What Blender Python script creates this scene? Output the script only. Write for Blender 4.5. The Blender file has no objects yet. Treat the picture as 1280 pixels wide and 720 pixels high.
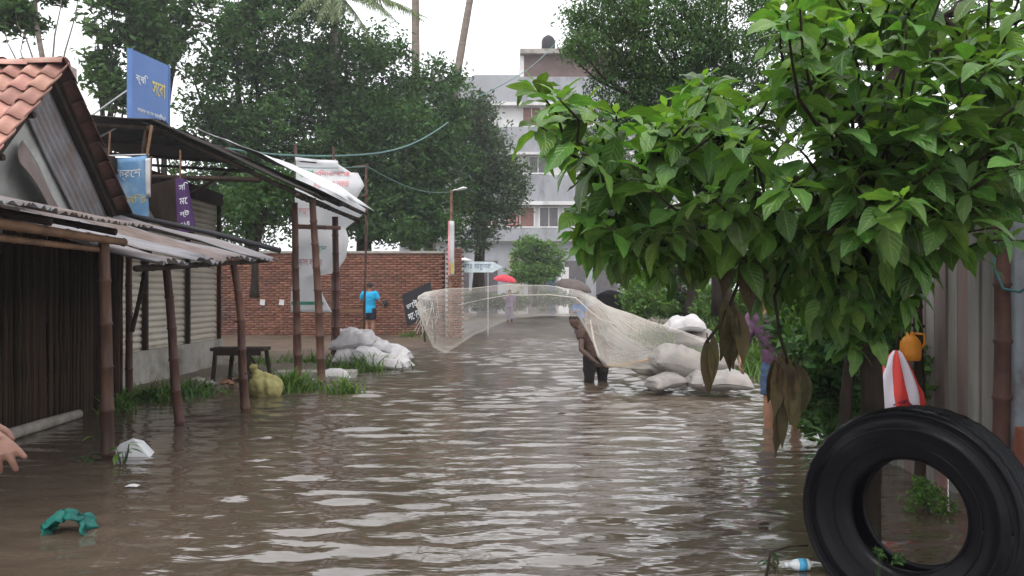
import bpy, bmesh, math, random
import numpy as np
from mathutils import Vector, Matrix, noise, Quaternion

SC = bpy.context.scene
COL = SC.collection
R = math.radians
rnd = random.Random(7)
F, H, HY = 1100.0, 1.4, 365.0      # focal length in px of a 1280 px wide frame, eye height over the water, horizon row

# ------------------------------------------------------------------ camera, sky, sun, exposure
cam_d = bpy.data.cameras.new('camera'); cam = bpy.data.objects.new('camera', cam_d); COL.objects.link(cam)
cam.location = (0, 0, H); cam.rotation_euler = (R(90), 0, 0)
cam_d.sensor_width = 36; cam_d.lens = F / 1280 * 36; cam_d.shift_y = 5 / 1280
cam_d.clip_start = 0.05; cam_d.clip_end = 3000
SC.camera = cam

SUN_EL, SUN_AZ = 58, -150     # azimuth measured from +Y towards +X
w = bpy.data.worlds.new('World'); SC.world = w; w.use_nodes = True
nt = w.node_tree; nt.nodes.clear()
sky = nt.nodes.new('ShaderNodeTexSky'); sky.sky_type = 'NISHITA'; sky.sun_disc = False
sky.sun_elevation = R(SUN_EL); sky.sun_rotation = R(SUN_AZ); sky.dust_density = 6; sky.air_density = 1.0
mx = nt.nodes.new('ShaderNodeMix'); mx.data_type = 'RGBA'; mx.inputs[0].default_value = 0.86
mx.inputs[7].default_value = (9.4, 9.5, 9.7, 1)          # even bright cloud cover
bg = nt.nodes.new('ShaderNodeBackground'); bg.inputs[1].default_value = 0.105
out = nt.nodes.new('ShaderNodeOutputWorld')
nt.links.new(sky.outputs[0], mx.inputs[6]); nt.links.new(mx.outputs[2], bg.inputs[0]); nt.links.new(bg.outputs[0], out.inputs[0])
sd = bpy.data.lights.new('sun', 'SUN'); sd.energy = 0.9; sd.angle = R(25); sd.color = (1, 0.97, 0.92)
sun = bpy.data.objects.new('sun', sd); COL.objects.link(sun)
_az = R(SUN_AZ); _d = Vector((math.sin(_az) * math.cos(R(SUN_EL)), math.cos(_az) * math.cos(R(SUN_EL)), math.sin(R(SUN_EL))))
sun.rotation_euler = _d.to_track_quat('Z', 'Y').to_euler(); sun.location = _d * 60
SC.view_settings.view_transform = 'Standard'; SC.view_settings.look = 'None'
SC.view_settings.gamma = 1; SC.view_settings.use_curve_mapping = False; SC.view_settings.exposure = 1.05
SC.render.engine = 'CYCLES'
cy = SC.cycles; cy.use_denoising = True; cy.max_bounces = 8; cy.transparent_max_bounces = 24; cy.volume_bounces = 0
cy.diffuse_bounces = 4; cy.glossy_bounces = 3; cy.transmission_bounces = 4

# ------------------------------------------------------------------ helpers
def P(px, py, d): return Vector(((px - 640) / F * d, d, H + (HY - py) / F * d))
def X(px, d): return (px - 640) / F * d
def Z(py, d): return H + (HY - py) / F * d
def D(py, z=0): return F * (H - z) / (py - HY)

MATS = {}
def mat(name, c, c2=None, rough=0.75, scale=6, thr=(0.35, 0.65), bump=0.25, bscale=40, spec=0.2, metal=0.0,
        stretch=(1, 1, 1), dirt=None, dirt_scale=2.0, dirt_thr=(0.5, 0.7), detail=6, trans=0, isl=0.0, coat=0, objrand=0.0, bdist=0.01):
    if name in MATS: return MATS[name]
    m = bpy.data.materials.new(name); m.use_nodes = True; n = m.node_tree; N = n.nodes; L = n.links
    b = N['Principled BSDF']; o = N['Material Output']
    if c2 is None: c2 = tuple(min(1, x * 0.72) for x in c)
    tc = N.new('ShaderNodeTexCoord'); mp = N.new('ShaderNodeMapping'); mp.inputs['Scale'].default_value = stretch
    L.new(tc.outputs['Object'], mp.inputs[0])
    nz = N.new('ShaderNodeTexNoise'); nz.inputs['Scale'].default_value = scale; nz.inputs['Detail'].default_value = detail; nz.inputs['Roughness'].default_value = 0.65
    L.new(mp.outputs[0], nz.inputs['Vector'])
    rp = N.new('ShaderNodeValToRGB'); rp.color_ramp.elements[0].position = thr[0]; rp.color_ramp.elements[1].position = thr[1]
    rp.color_ramp.elements[0].color = (*c2, 1); rp.color_ramp.elements[1].color = (*c, 1)
    L.new(nz.outputs[0], rp.inputs[0]); col = rp.outputs[0]
    if dirt:
        n2 = N.new('ShaderNodeTexNoise'); n2.inputs['Scale'].default_value = dirt_scale; n2.inputs['Detail'].default_value = 8; n2.inputs['Roughness'].default_value = 0.7
        L.new(mp.outputs[0], n2.inputs['Vector'])
        mr = N.new('ShaderNodeMapRange'); mr.inputs[1].default_value = dirt_thr[0]; mr.inputs[2].default_value = dirt_thr[1]
        L.new(n2.outputs[0], mr.inputs[0])
        mm = N.new('ShaderNodeMix'); mm.data_type = 'RGBA'; mm.inputs[7].default_value = (*dirt, 1)
        L.new(mr.outputs[0], mm.inputs[0]); L.new(col, mm.inputs[6]); col = mm.outputs[2]
    if isl or objrand:
        ge = N.new('ShaderNodeNewGeometry'); oi = N.new('ShaderNodeObjectInfo')
        ad = N.new('ShaderNodeMath'); ad.operation = 'ADD'; L.new(ge.outputs['Random Per Island'], ad.inputs[0]); L.new(oi.outputs['Random'], ad.inputs[1])
        fr = N.new('ShaderNodeMath'); fr.operation = 'FRACT'; L.new(ad.outputs[0], fr.inputs[0])
        k = isl or objrand
        mr2 = N.new('ShaderNodeMapRange'); mr2.inputs[3].default_value = 1 - k; mr2.inputs[4].default_value = 1 + k; L.new(fr.outputs[0], mr2.inputs[0])
        hs = N.new('ShaderNodeHueSaturation'); L.new(mr2.outputs[0], hs.inputs['Value']); L.new(col, hs.inputs['Color'])
        mr3 = N.new('ShaderNodeMapRange'); mr3.inputs[3].default_value = 0.5 - k * 0.035; mr3.inputs[4].default_value = 0.5 + k * 0.035
        m7 = N.new('ShaderNodeMath'); m7.operation = 'MULTIPLY'; m7.inputs[1].default_value = 7.31; L.new(fr.outputs[0], m7.inputs[0])
        f2 = N.new('ShaderNodeMath'); f2.operation = 'FRACT'; L.new(m7.outputs[0], f2.inputs[0]); L.new(f2.outputs[0], mr3.inputs[0])
        L.new(mr3.outputs[0], hs.inputs['Hue']); col = hs.outputs[0]
    L.new(col, b.inputs['Base Color'])
    b.inputs['Roughness'].default_value = rough; b.inputs['Specular IOR Level'].default_value = spec; b.inputs['Metallic'].default_value = metal
    if coat: b.inputs['Coat Weight'].default_value = coat; b.inputs['Coat Roughness'].default_value = 0.25
    if bump:
        n3 = N.new('ShaderNodeTexNoise'); n3.inputs['Scale'].default_value = bscale; n3.inputs['Detail'].default_value = 4
        L.new(mp.outputs[0], n3.inputs['Vector'])
        bp = N.new('ShaderNodeBump'); bp.inputs['Strength'].default_value = bump; bp.inputs['Distance'].default_value = bdist
        L.new(n3.outputs[0], bp.inputs['Height']); L.new(bp.outputs[0], b.inputs['Normal'])
    if trans:
        tr = N.new('ShaderNodeBsdfTranslucent'); hs2 = N.new('ShaderNodeMix'); hs2.data_type = 'RGBA'; hs2.blend_type = 'MULTIPLY'; hs2.inputs[0].default_value = 1
        hs2.inputs[7].default_value = (1.5, 1.6, 0.6, 1); L.new(col, hs2.inputs[6]); L.new(hs2.outputs[2], tr.inputs[0])
        ms = N.new('ShaderNodeMixShader'); ms.inputs[0].default_value = trans
        L.new(b.outputs[0], ms.inputs[1]); L.new(tr.outputs[0], ms.inputs[2]); L.new(ms.outputs[0], o.inputs[0])
    MATS[name] = m
    return m

def tag(o, label=None, cat=None, group=None, kind=None):
    if label: o['label'] = label
    if cat: o['category'] = cat
    if group: o['group'] = group
    if kind: o['kind'] = kind
    return o
def thing(name, label, cat, loc=(0, 0, 0), group=None):
    o = bpy.data.objects.new(name, None); COL.objects.link(o); o.location = loc; o.empty_display_size = 0.1
    return tag(o, label, cat, group)
def wloc(o):
    v = Vector(o.location)
    while o.parent: o = o.parent; v = v + Vector(o.location)
    return v
def link(name, me, m, parent=None, loc=None, smooth=False):
    """mesh given in world coordinates; a child is re-based on its parent's origin"""
    if smooth is True: me.polygons.foreach_set('use_smooth', [True] * len(me.polygons))
    if m is not None:
        if isinstance(m, (list, tuple)):
            for x in m: me.materials.append(x)
        else: me.materials.append(m)
    o = bpy.data.objects.new(name, me); COL.objects.link(o)
    if parent is not None:
        o.parent = parent; off = wloc(parent)
        me.transform(Matrix.Translation(-off))
    elif loc is not None:
        me.transform(Matrix.Translation(-Vector(loc))); o.location = loc
    return o
def place(name, me, parent, mtx):
    """shared mesh data placed by a world matrix under an (unrotated) parent"""
    o = bpy.data.objects.new(name, me); COL.objects.link(o)
    if parent is not None:
        o.parent = parent; mtx = Matrix.Translation(-wloc(parent)) @ mtx
    o.matrix_basis = mtx
    return o

class MB:
    def __init__(s): s.v = []; s.f = []; s.mi = []
    def add(s, vs, fs, mi=0):
        k = len(s.v); s.v += [tuple(v) for v in vs]; s.f += [tuple(i + k for i in f) for f in fs]; s.mi += [mi] * len(fs); return s
    def box(s, c, size, rot=None, mi=0):
        hx, hy, hz = (q / 2 for q in size); c = Vector(c)
        vs = [Vector((x, y, z)) for x in (-hx, hx) for y in (-hy, hy) for z in (-hz, hz)]
        if rot is not None: vs = [rot @ v for v in vs]
        return s.add([v + c for v in vs], [(0, 1, 3, 2), (4, 6, 7, 5), (0, 4, 5, 1), (2, 3, 7, 6), (0, 2, 6, 4), (1, 5, 7, 3)], mi)
    def bar(s, a, b, wd, ht=None, mi=0):
        a, b = Vector(a), Vector(b); d = b - a
        q = d.to_track_quat('Z', 'Y').to_matrix()
        return s.box((a + b) / 2, (wd, ht or wd, d.length), q, mi)
    def tube(s, pts, rad, n=8, mi=0, flat=1.0, side=None):
        pts = [Vector(p) for p in pts]; k = len(pts)
        if not hasattr(rad, '__len__'): rad = [rad] * k
        vs = []; ref = None
        for i, p in enumerate(pts):
            t = (pts[min(i + 1, k - 1)] - pts[max(i - 1, 0)]).normalized()
            if side is not None: u = Vector(side)
            elif ref is None: u = Vector((1, 0, 0)) if abs(t.x) < 0.8 else Vector((0, 1, 0))
            else: u = ref
            u = (u - t * u.dot(t)).normalized(); ref = u; vv = t.cross(u)
            for j in range(n):
                a = 2 * math.pi * j / n
                vs.append(p + (u * math.cos(a) + vv * math.sin(a) * flat) * rad[i])
        fs = [(i * n + j, i * n + (j + 1) % n, (i + 1) * n + (j + 1) % n, (i + 1) * n + j) for i in range(k - 1) for j in range(n)]
        fs += [tuple(range(n))[::-1], tuple((k - 1) * n + j for j in range(n))]
        return s.add(vs, fs, mi)
    def ball(s, c, r, n=12, m=8, mi=0, rot=None):
        c = Vector(c); r = r if hasattr(r, '__len__') else (r, r, r); vs = []; rot = rot or Matrix.Identity(3)
        vs.append(c + rot @ Vector((0, 0, r[2])))
        for i in range(1, m):
            a = math.pi * i / m
            for j in range(n):
                b = 2 * math.pi * j / n
                vs.append(c + rot @ Vector((r[0] * math.sin(a) * math.cos(b), r[1] * math.sin(a) * math.sin(b), r[2] * math.cos(a))))
        vs.append(c - rot @ Vector((0, 0, r[2]))); e = len(vs) - 1
        fs = [(0, 1 + j, 1 + (j + 1) % n) for j in range(n)]
        fs += [(1 + i * n + j, 1 + (i + 1) * n + j, 1 + (i + 1) * n + (j + 1) % n, 1 + i * n + (j + 1) % n) for i in range(m - 2) for j in range(n)]
        fs += [(e, 1 + (m - 2) * n + (j + 1) % n, 1 + (m - 2) * n + j) for j in range(n)]
        return s.add(vs, fs, mi)
    def grid(s, fn, nu, nv, mi=0):
        vs = [fn(i / nu, j / nv) for i in range(nu + 1) for j in range(nv + 1)]
        fs = [(i * (nv + 1) + j, (i + 1) * (nv + 1) + j, (i + 1) * (nv + 1) + j + 1, i * (nv + 1) + j + 1) for i in range(nu) for j in range(nv)]
        return s.add(vs, fs, mi)
    def mesh(s, name):
        me = bpy.data.meshes.new(name); me.from_pydata(s.v, [], s.f); me.polygons.foreach_set('material_index', s.mi); me.update(); return me
    def build(s, name, m, parent=None, loc=None, smooth=False):
        return link(name, s.mesh(name), m, parent, loc, smooth)

_tmp = bpy.data.scenes.new('scratch')
def evaluated_mesh(o):
    vl = _tmp.view_layers[0]; vl.update(); dg = vl.depsgraph
    return bpy.data.meshes.new_from_object(o.evaluated_get(dg))
def nz3(v, sc=1.0): return noise.noise(Vector(v) * sc)
def np_mesh(name, V, faces4):
    """fast mesh from numpy verts (n,3) and quads (m,4)"""
    me = bpy.data.meshes.new(name); nf = len(faces4)
    me.vertices.add(len(V)); me.vertices.foreach_set('co', np.asarray(V, np.float32).ravel())
    me.loops.add(nf * 4); me.loops.foreach_set('vertex_index', np.asarray(faces4, np.int32).ravel())
    me.polygons.add(nf); me.polygons.foreach_set('loop_start', np.arange(0, nf * 4, 4, dtype=np.int32))
    me.polygons.foreach_set('loop_total', np.full(nf, 4, np.int32)); me.update(calc_edges=True); return me
def remeshed(mb, voxel, smooth_it=4, name='body'):
    me = mb.mesh(name); o = bpy.data.objects.new(name, me); _tmp.collection.objects.link(o)
    bm = bmesh.new(); bm.from_mesh(me); bmesh.ops.recalc_face_normals(bm, faces=bm.faces); bm.to_mesh(me); bm.free()
    r = o.modifiers.new('r', 'REMESH'); r.mode = 'VOXEL'; r.voxel_size = voxel
    s = o.modifiers.new('s', 'SMOOTH'); s.factor = 0.5; s.iterations = smooth_it
    m2 = evaluated_mesh(o); bpy.data.objects.remove(o); bpy.data.meshes.remove(me)
    m2.polygons.foreach_set('use_smooth', [True] * len(m2.polygons)); return m2
def text_mesh(s, size, extrude=0.0015):
    cu = bpy.data.curves.new('t', 'FONT'); cu.body = s; cu.size = size; cu.extrude = extrude; cu.align_x = 'CENTER'; cu.align_y = 'CENTER'; cu.resolution_u = 2; cu.offset = size * 0.008
    o = bpy.data.objects.new('t', cu); _tmp.collection.objects.link(o)
    me = evaluated_mesh(o); bpy.data.objects.remove(o); bpy.data.curves.remove(cu)
    me.materials.clear()
    return me
def text_on(name, s, width, height, m, parent, origin, ux, uz, u, v, bend=None, italic=0):
    """lettering fitted in width x height at (u, v) of the board spanned by unit vectors ux, uz from origin"""
    me = text_mesh(s, 1.0)
    co = np.zeros(len(me.vertices) * 3, np.float32); me.vertices.foreach_get('co', co); co = co.reshape(-1, 3)
    if len(co) == 0: return None
    mn, mxx = co.min(0), co.max(0); sc = np.array([width / max(mxx[0] - mn[0], 1e-4), height / max(mxx[1] - mn[1], 1e-4)])
    cc = (mn + mxx) / 2; ux, uz = Vector(ux).normalized(), Vector(uz).normalized(); nrm = ux.cross(uz)
    W = []
    for a in co:
        uu = u + (a[0] - cc[0]) * sc[0]; vv = v + (a[1] - cc[1]) * sc[1]
        uu += italic * (vv - v)
        if bend: p = bend(uu, vv) + nrm * (0.003 + a[2])
        else: p = Vector(origin) + ux * uu + uz * vv + nrm * (0.004 + float(a[2]))
        W += [p.x, p.y, p.z]
    me.vertices.foreach_set('co', np.array(W, np.float32)); me.update()
    return link(name, me, m, parent)

def corrugated(name, o, u, v, waves, amp, m, parent, sag=0.02, seed=0, thick=0.004, nu=8, ragged=0.0, spv=6):
    """sheet from corner o: ribs run along u, waves across v"""
    o, u, v = Vector(o), Vector(u), Vector(v); nrm = u.cross(v).normalized()
    if nrm.z < 0 and abs(nrm.z) > 0.1: nrm = -nrm
    nv = waves * spv
    def fn(i, j):
        p = o + u * i + v * j
        w_ = math.sin(j * waves * 2 * math.pi) * amp
        s_ = noise.noise(Vector((i * 2.3 + seed, j * 1.7, seed * 3.1))) * sag
        e = 0
        if ragged and (i == 0 or i == 1): e = noise.noise(Vector((j * 9 + seed, i * 4, 2.2))) * ragged
        return p + nrm * (w_ + s_) + u.normalized() * e
    ob = MB().grid(fn, nu, nv).build(name, m, parent, smooth=True)
    sm = ob.modifiers.new('solid', 'SOLIDIFY'); sm.thickness = thick
    return ob

# ---- foliage
def leaf_cards(cent, size, rs, droop=0.3, aspect=0.42, curl=0.12):
    """one folded diamond per centre; returns verts, quads"""
    n = len(cent)
    a = rs.uniform(0, 2 * np.pi, n); tilt = rs.normal(-droop, 0.45, n)
    d = np.stack([np.cos(a) * np.cos(tilt), np.sin(a) * np.cos(tilt), np.sin(tilt)], 1)
    r = rs.normal(size=(n, 3)); s = np.cross(d, r); s /= np.linalg.norm(s, axis=1)[:, None] + 1e-9
    up = np.cross(s, d); up *= np.sign(up[:, 2:3] + 1e-6); s = np.cross(d, up)
    L = (size * rs.uniform(0.6, 1.35, n))[:, None]
    V = np.stack([cent - d * L * .5, cent + s * L * aspect * .5 + up * L * curl, cent + d * L * .5 - up * L * curl * .6, cent - s * L * aspect * .5 + up * L * curl], 1)
    q = np.arange(n * 4).reshape(n, 4)
    return V.reshape(-1, 3), q
def clumps_in(ells, n, rs, shell=0.55):
    """n clump centres inside ellipsoids (cx,cy,cz,rx,ry,rz,weight), pushed towards the skin"""
    wts = np.array([e[6] for e in ells]); wts = wts / wts.sum(); pick = rs.choice(len(ells), n, p=wts)
    d = rs.normal(size=(n, 3)); d /= np.linalg.norm(d, axis=1)[:, None]
    r = shell + (1 - shell) * rs.uniform(0, 1, n) ** 0.6
    r = np.where(rs.uniform(0, 1, n) < 0.25, rs.uniform(0, 1, n) ** 0.5, r)
    E = np.array([e[:6] for e in ells])[pick]
    return E[:, :3] + d * r[:, None] * E[:, 3:]
def crown_mesh(name, ells, nclump, cr, per, size, seed, droop=0.3, aspect=0.42, flat=0.75, shell=0.55):
    rs = np.random.RandomState(seed); C = clumps_in(ells, nclump, rs, shell)
    rad = cr * rs.uniform(0.5, 1.4, nclump)
    off = rs.normal(size=(nclump, per, 3)); off /= np.linalg.norm(off, axis=2)[..., None] + 1e-9
    off *= (rs.uniform(0, 1, (nclump, per)) ** 0.5)[..., None]
    off[..., 2] *= flat
    pts = (C[:, None, :] + off * rad[:, None, None]).reshape(-1, 3)
    V, q = leaf_cards(pts, size, rs, droop, aspect)
    return np_mesh(name, V, q), C
def ell(px, py, d, rx, ry, wt=1.0, deep=None):
    c = P(px, py, d); s = d / F
    return (c.x, c.y, c.z, rx * s, (deep if deep is not None else rx * s * 0.8), ry * s, wt)
def limbs(mb, base, top, r0, targets, rs, n=7):
    """tapered trunk from base to top with limbs to the target points"""
    base, top = Vector(base), Vector(top)
    tr = []; L = (top - base).length
    for i in range(n + 1):
        t = i / n; p = base.lerp(top, t)
        p += Vector((nz3((t * 2.1, base.x, 0)), nz3((t * 2.1, base.y, 5)), 0)) * 0.07 * L * t
        tr.append(p)
    mb.tube(tr, [r0 * (1.25 if i == 0 else 1 - 0.6 * i / n) for i in range(n + 1)], 10)
    for t_ in targets:
        t_ = Vector(t_); k = rs.uniform(0.35, 0.95); i = min(int(k * n), n - 1); s = tr[i]
        pts = []; m_ = 5; Ls = (t_ - s).length
        for j in range(m_ + 1):
            f = j / m_; p = s.lerp(t_, f) + Vector((0, 0, 0.10 * Ls * math.sin(f * math.pi)))
            p += Vector((nz3((f * 3, t_.x, 1)), nz3((f * 3, t_.y, 2)), nz3((f * 3, t_.z, 3)))) * 0.10 * Ls * f
            pts.append(p)
        r = r0 * (1 - 0.6 * k) * 0.55
        mb.tube(pts, [r * (1 - 0.85 * j / m_) for j in range(m_ + 1)], 6)
def tree(name, label, base, top, r0, ells, nclump, cr, per, size, seed, lm, bm_, droop=0.3, aspect=0.42, group=None, nlimb=14, shell=0.55, trunk=True, cat='tree'):
    t = thing(name, label, cat, tuple(base), group)
    me, C = crown_mesh('crown', ells, nclump, cr, per, size, seed, droop, aspect, shell=shell)
    if trunk:
        rs = random.Random(seed); mb = MB()
        limbs(mb, base, top, r0, [tuple(C[rs.randrange(len(C))]) for _ in range(nlimb)], rs)
        mb.build('trunk', bm_, t, smooth=True)
    c = link('crown', me, lm, t); c['kind'] = 'stuff'
    return t
# ------------------------------------------------------------------ materials
M_mud = mat('wet_mud', (0.12, 0.085, 0.06), (0.065, 0.045, 0.033), rough=0.55, scale=1.6, bump=0.5, bscale=9, spec=0.4, dirt=(0.07, 0.10, 0.03), dirt_scale=0.35, dirt_thr=(0.55, 0.68), bdist=0.04)
M_bamboo = mat('wet_bamboo', (0.13, 0.06, 0.042), (0.045, 0.023, 0.018), rough=0.42, scale=5, stretch=(1, 1, 0.25), bump=0.25, bscale=60, dirt=(0.05, 0.03, 0.025), dirt_scale=2.5, dirt_thr=(0.52, 0.7), objrand=0.2)
M_bslat = mat('grey_bamboo_slat', (0.058, 0.037, 0.024), (0.015, 0.010, 0.008), rough=0.8, scale=4, stretch=(1, 1, 0.2), bump=0.3, bscale=50, objrand=0.6, spec=.08)
M_dwood = mat('dark_wood', (0.045, 0.030, 0.022), (0.016, 0.011, 0.009), spec=.1, rough=0.7, scale=5, stretch=(1, 1, 0.3), bump=0.3)
M_wood = mat('brown_wood', (0.22, 0.12, 0.065), (0.11, 0.06, 0.035), rough=0.65, scale=5, stretch=(0.3, 1, 1), bump=0.3)
M_zinc = mat('weathered_zinc', (0.235, 0.23, 0.245), (0.15, 0.148, 0.16), rough=0.62, scale=2.2, bump=0.25, bscale=25, spec=0.25, metal=0.1, stretch=(.35, 1, 1), dirt=(0.16, 0.115, 0.10), dirt_scale=2.6, dirt_thr=(0.45, 0.7))
M_zincr = mat('rusty_zinc', (0.19, 0.165, 0.16), (0.135, 0.10, 0.09), rough=0.65, scale=2.4, bump=0.2, bscale=25, spec=0.4, metal=0.25, dirt=(0.11, 0.065, 0.05), dirt_scale=1.8, dirt_thr=(0.45, 0.68))
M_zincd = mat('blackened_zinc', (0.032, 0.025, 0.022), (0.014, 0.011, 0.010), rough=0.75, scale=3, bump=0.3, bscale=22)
M_plaster = mat('stained_plaster', (0.38, 0.385, 0.375), (0.25, 0.25, 0.24), rough=0.9, scale=2.5, bump=0.3, bscale=14, dirt=(0.20, 0.18, 0.16), dirt_scale=1.7, dirt_thr=(0.52, 0.7))
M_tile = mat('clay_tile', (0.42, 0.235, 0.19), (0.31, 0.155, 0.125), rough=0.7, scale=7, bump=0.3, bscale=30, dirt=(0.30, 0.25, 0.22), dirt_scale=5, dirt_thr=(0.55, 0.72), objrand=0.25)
M_tiled = mat('shaded_tile', (0.10, 0.045, 0.035), (0.05, 0.025, 0.02), rough=0.8, scale=7, bump=0.3, objrand=0.2)  # clay tile darkened for the far slope, its shade put into the colour
M_conc = mat('stained_concrete', (0.36, 0.34, 0.31), (0.24, 0.22, 0.20), rough=0.85, scale=2, bump=0.35, bscale=18, dirt=(0.13, 0.12, 0.09), dirt_scale=1.5, dirt_thr=(0.5, 0.7))
M_shut = mat('cream_shutter', (0.50, 0.455, 0.385), (0.40, 0.36, 0.30), rough=0.5, scale=1.5, bump=0.1, dirt=(0.22, 0.17, 0.12), dirt_scale=1.3, dirt_thr=(0.52, 0.75), spec=0.4)
M_brick = mat('red_brick', (0.25, 0.115, 0.078), (0.165, 0.078, 0.056), rough=0.85, scale=9, bump=0.4, bscale=40, dirt=(0.13, 0.075, 0.065), dirt_scale=0.7, dirt_thr=(0.48, 0.66), isl=0.22)
M_mortar = mat('mortar', (0.15, 0.088, 0.072), (0.10, 0.06, 0.05), rough=0.95, scale=3, bump=0.4)
M_black = mat('black_paint', (0.025, 0.025, 0.03), rough=0.45, bump=0.05)
M_white = mat('white_plastic', (0.58, 0.585, 0.60), (0.47, 0.475, 0.49), rough=0.55, scale=3, bump=0.1, dirt=(0.45, 0.42, 0.38), dirt_scale=2, dirt_thr=(0.55, 0.75))
M_steel = mat('galvanised_steel', (0.45, 0.46, 0.47), (0.32, 0.33, 0.34), rough=0.45, metal=0.4, scale=8, bump=0.1)
M_bark = mat('wet_bark', (0.042, 0.031, 0.024), (0.018, 0.014, 0.011), spec=.1, rough=0.75, scale=6, stretch=(1, 1, 0.35), bump=0.6, bscale=25, dirt=(0.06, 0.075, 0.04), dirt_scale=2, dirt_thr=(0.55, 0.7), bdist=0.02)
M_palmb = mat('palm_bark', (0.25, 0.21, 0.18), (0.16, 0.13, 0.11), rough=0.9, scale=2, stretch=(1, 1, 6), bump=0.5, bscale=8)
def leafmat(name, c, c2, trans=0.28, isl=0.5, rough=0.5, spec=0.22, bump=0.0, **k):
    return mat(name, c, c2, rough=rough, scale=0.8, bump=bump, trans=trans, isl=isl, spec=spec, **k)
M_leafdark = leafmat('dark_foliage', (0.064, 0.135, 0.038), (0.024, 0.062, 0.020), trans=0.34)
M_leafmid = leafmat('mid_foliage', (0.062, 0.122, 0.034), (0.036, 0.085, 0.024))
M_leaflight = leafmat('light_foliage', (0.115, 0.21, 0.05), (0.075, 0.155, 0.04), trans=0.35)
M_leafgrey = leafmat('grey_foliage', (0.085, 0.125, 0.075), (0.055, 0.09, 0.052))
M_grass = leafmat('grass_blade', (0.095, 0.165, 0.035), (0.055, 0.11, 0.026), trans=0.35)

# ------------------------------------------------------------------ ground
def axis(parts):
    r = []
    for a, b, s in parts: r += list(np.arange(a, b - 1e-6, s))
    return np.array(r + [parts[-1][1]])
def sstep(a, b, x): t = np.clip((x - a) / (b - a), 0, 1); return t * t * (3 - 2 * t)
gx = axis([(-200, -40, 20), (-40, -12, 2), (-12, 12, 0.25), (12, 40, 2), (40, 200, 20)])
gy = axis([(-60, -4, 8), (-4, 30, 0.3), (30, 66, 1.0), (66, 120, 6), (120, 600, 60)])
gX, gY = np.meshgrid(gx, gy, indexing='ij')
gz = np.full_like(gX, -0.30)
left = sstep(-2.9, -3.7, gX) * sstep(13.2, 15.2, gY) * 0.38             # mud bank in front of the brick wall
left = np.maximum(left, sstep(-1.2, -2.6, gX) * sstep(19.5, 23, gY) * 0.36)
left = np.maximum(left, sstep(-4.7, -5.3, gX) * sstep(10.0, 11.5, gY) * 0.36)
right = sstep(3.0, 5.2, gX) * sstep(14, 19, gY) * 0.8
right = np.maximum(right, sstep(3.3, 4.6, gX) * sstep(9.5, 11, gY) * 0.45)
far = sstep(54, 60, gY) * 0.42
outer = np.maximum(sstep(9, 16, np.abs(gX)), 0) * 0.7
gz = gz + np.maximum.reduce([left, right, far, outer])
rs0 = np.random.RandomState(3)
gz += np.vectorize(lambda a, b: noise.noise(Vector((a * 0.7, b * 0.7, 0))) * 0.05 + noise.noise(Vector((a * 2.3, b * 2.3, 9))) * 0.02)(gX, gY)
ni, nj = gX.shape
ii, jj = np.meshgrid(np.arange(ni - 1), np.arange(nj - 1), indexing='ij')
q = np.stack([ii * nj + jj, (ii + 1) * nj + jj, (ii + 1) * nj + jj + 1, ii * nj + jj + 1], -1).reshape(-1, 4)
g = link('ground', np_mesh('ground', np.stack([gX, gY, gz], -1).reshape(-1, 3), q), M_mud, smooth=True); tag(g, kind='structure')

# ------------------------------------------------------------------ flood water: real ripples, finer ones as bump
wm = bpy.data.materials.new('flood_water'); wm.use_nodes = True; N = wm.node_tree.nodes; L = wm.node_tree.links; b = N['Principled BSDF']
b.inputs['Roughness'].default_value = 0.06; b.inputs['IOR'].default_value = 2.0; b.inputs['Specular IOR Level'].default_value = 0.5
tc = N.new('ShaderNodeTexCoord'); n1 = N.new('ShaderNodeTexNoise'); n1.inputs['Scale'].default_value = 0.5; n1.inputs['Detail'].default_value = 4
L.new(tc.outputs['Object'], n1.inputs['Vector'])
rp = N.new('ShaderNodeValToRGB'); rp.color_ramp.elements[0].color = (0.060, 0.044, 0.032, 1); rp.color_ramp.elements[1].color = (0.086, 0.065, 0.048, 1)
rp.color_ramp.elements[0].position = 0.35; rp.color_ramp.elements[1].position = 0.65
L.new(n1.outputs[0], rp.inputs[0]); L.new(rp.outputs[0], b.inputs['Base Color'])
mp = N.new('ShaderNodeMapping'); mp.inputs['Scale'].default_value = (0.45, 1, 1); L.new(tc.outputs['Object'], mp.inputs[0])
n2 = N.new('ShaderNodeTexNoise'); n2.inputs['Scale'].default_value = 5.5; n2.inputs['Detail'].default_value = 3; n2.inputs['Roughness'].default_value = 0.5
L.new(mp.outputs[0], n2.inputs['Vector'])
bp = N.new('ShaderNodeBump'); bp.inputs['Strength'].default_value = 0.4; bp.inputs['Distance'].default_value = 0.04
L.new(n2.outputs[0], bp.inputs['Height']); L.new(bp.outputs[0], b.inputs['Normal'])
_sy = N.new('ShaderNodeSeparateXYZ'); L.new(tc.outputs['Object'], _sy.inputs[0]); _rr = N.new('ShaderNodeMapRange'); _rr.inputs[1].default_value = 8; _rr.inputs[2].default_value = 24; _rr.inputs[3].default_value = .085; _rr.inputs[4].default_value = .30   # the open stretch further out is ruffled by the wind
L.new(_sy.outputs[1], _rr.inputs[0]); L.new(_rr.outputs[0], b.inputs['Roughness'])
wx = axis([(-200, -30, 34), (-30, -9, 1.5), (-9, 7, 0.055), (7, 30, 1.5), (30, 200, 34)])
wy = axis([(-60, 0, 6), (0, 2.4, 0.2), (2.4, 13, 0.035), (13, 26, 0.07), (26, 60, 0.13), (60, 140, 10)])
wX, wY = np.meshgrid(wx, wy, indexing='ij')
rsw = np.random.RandomState(11); hz = np.zeros_like(wX)
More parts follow.
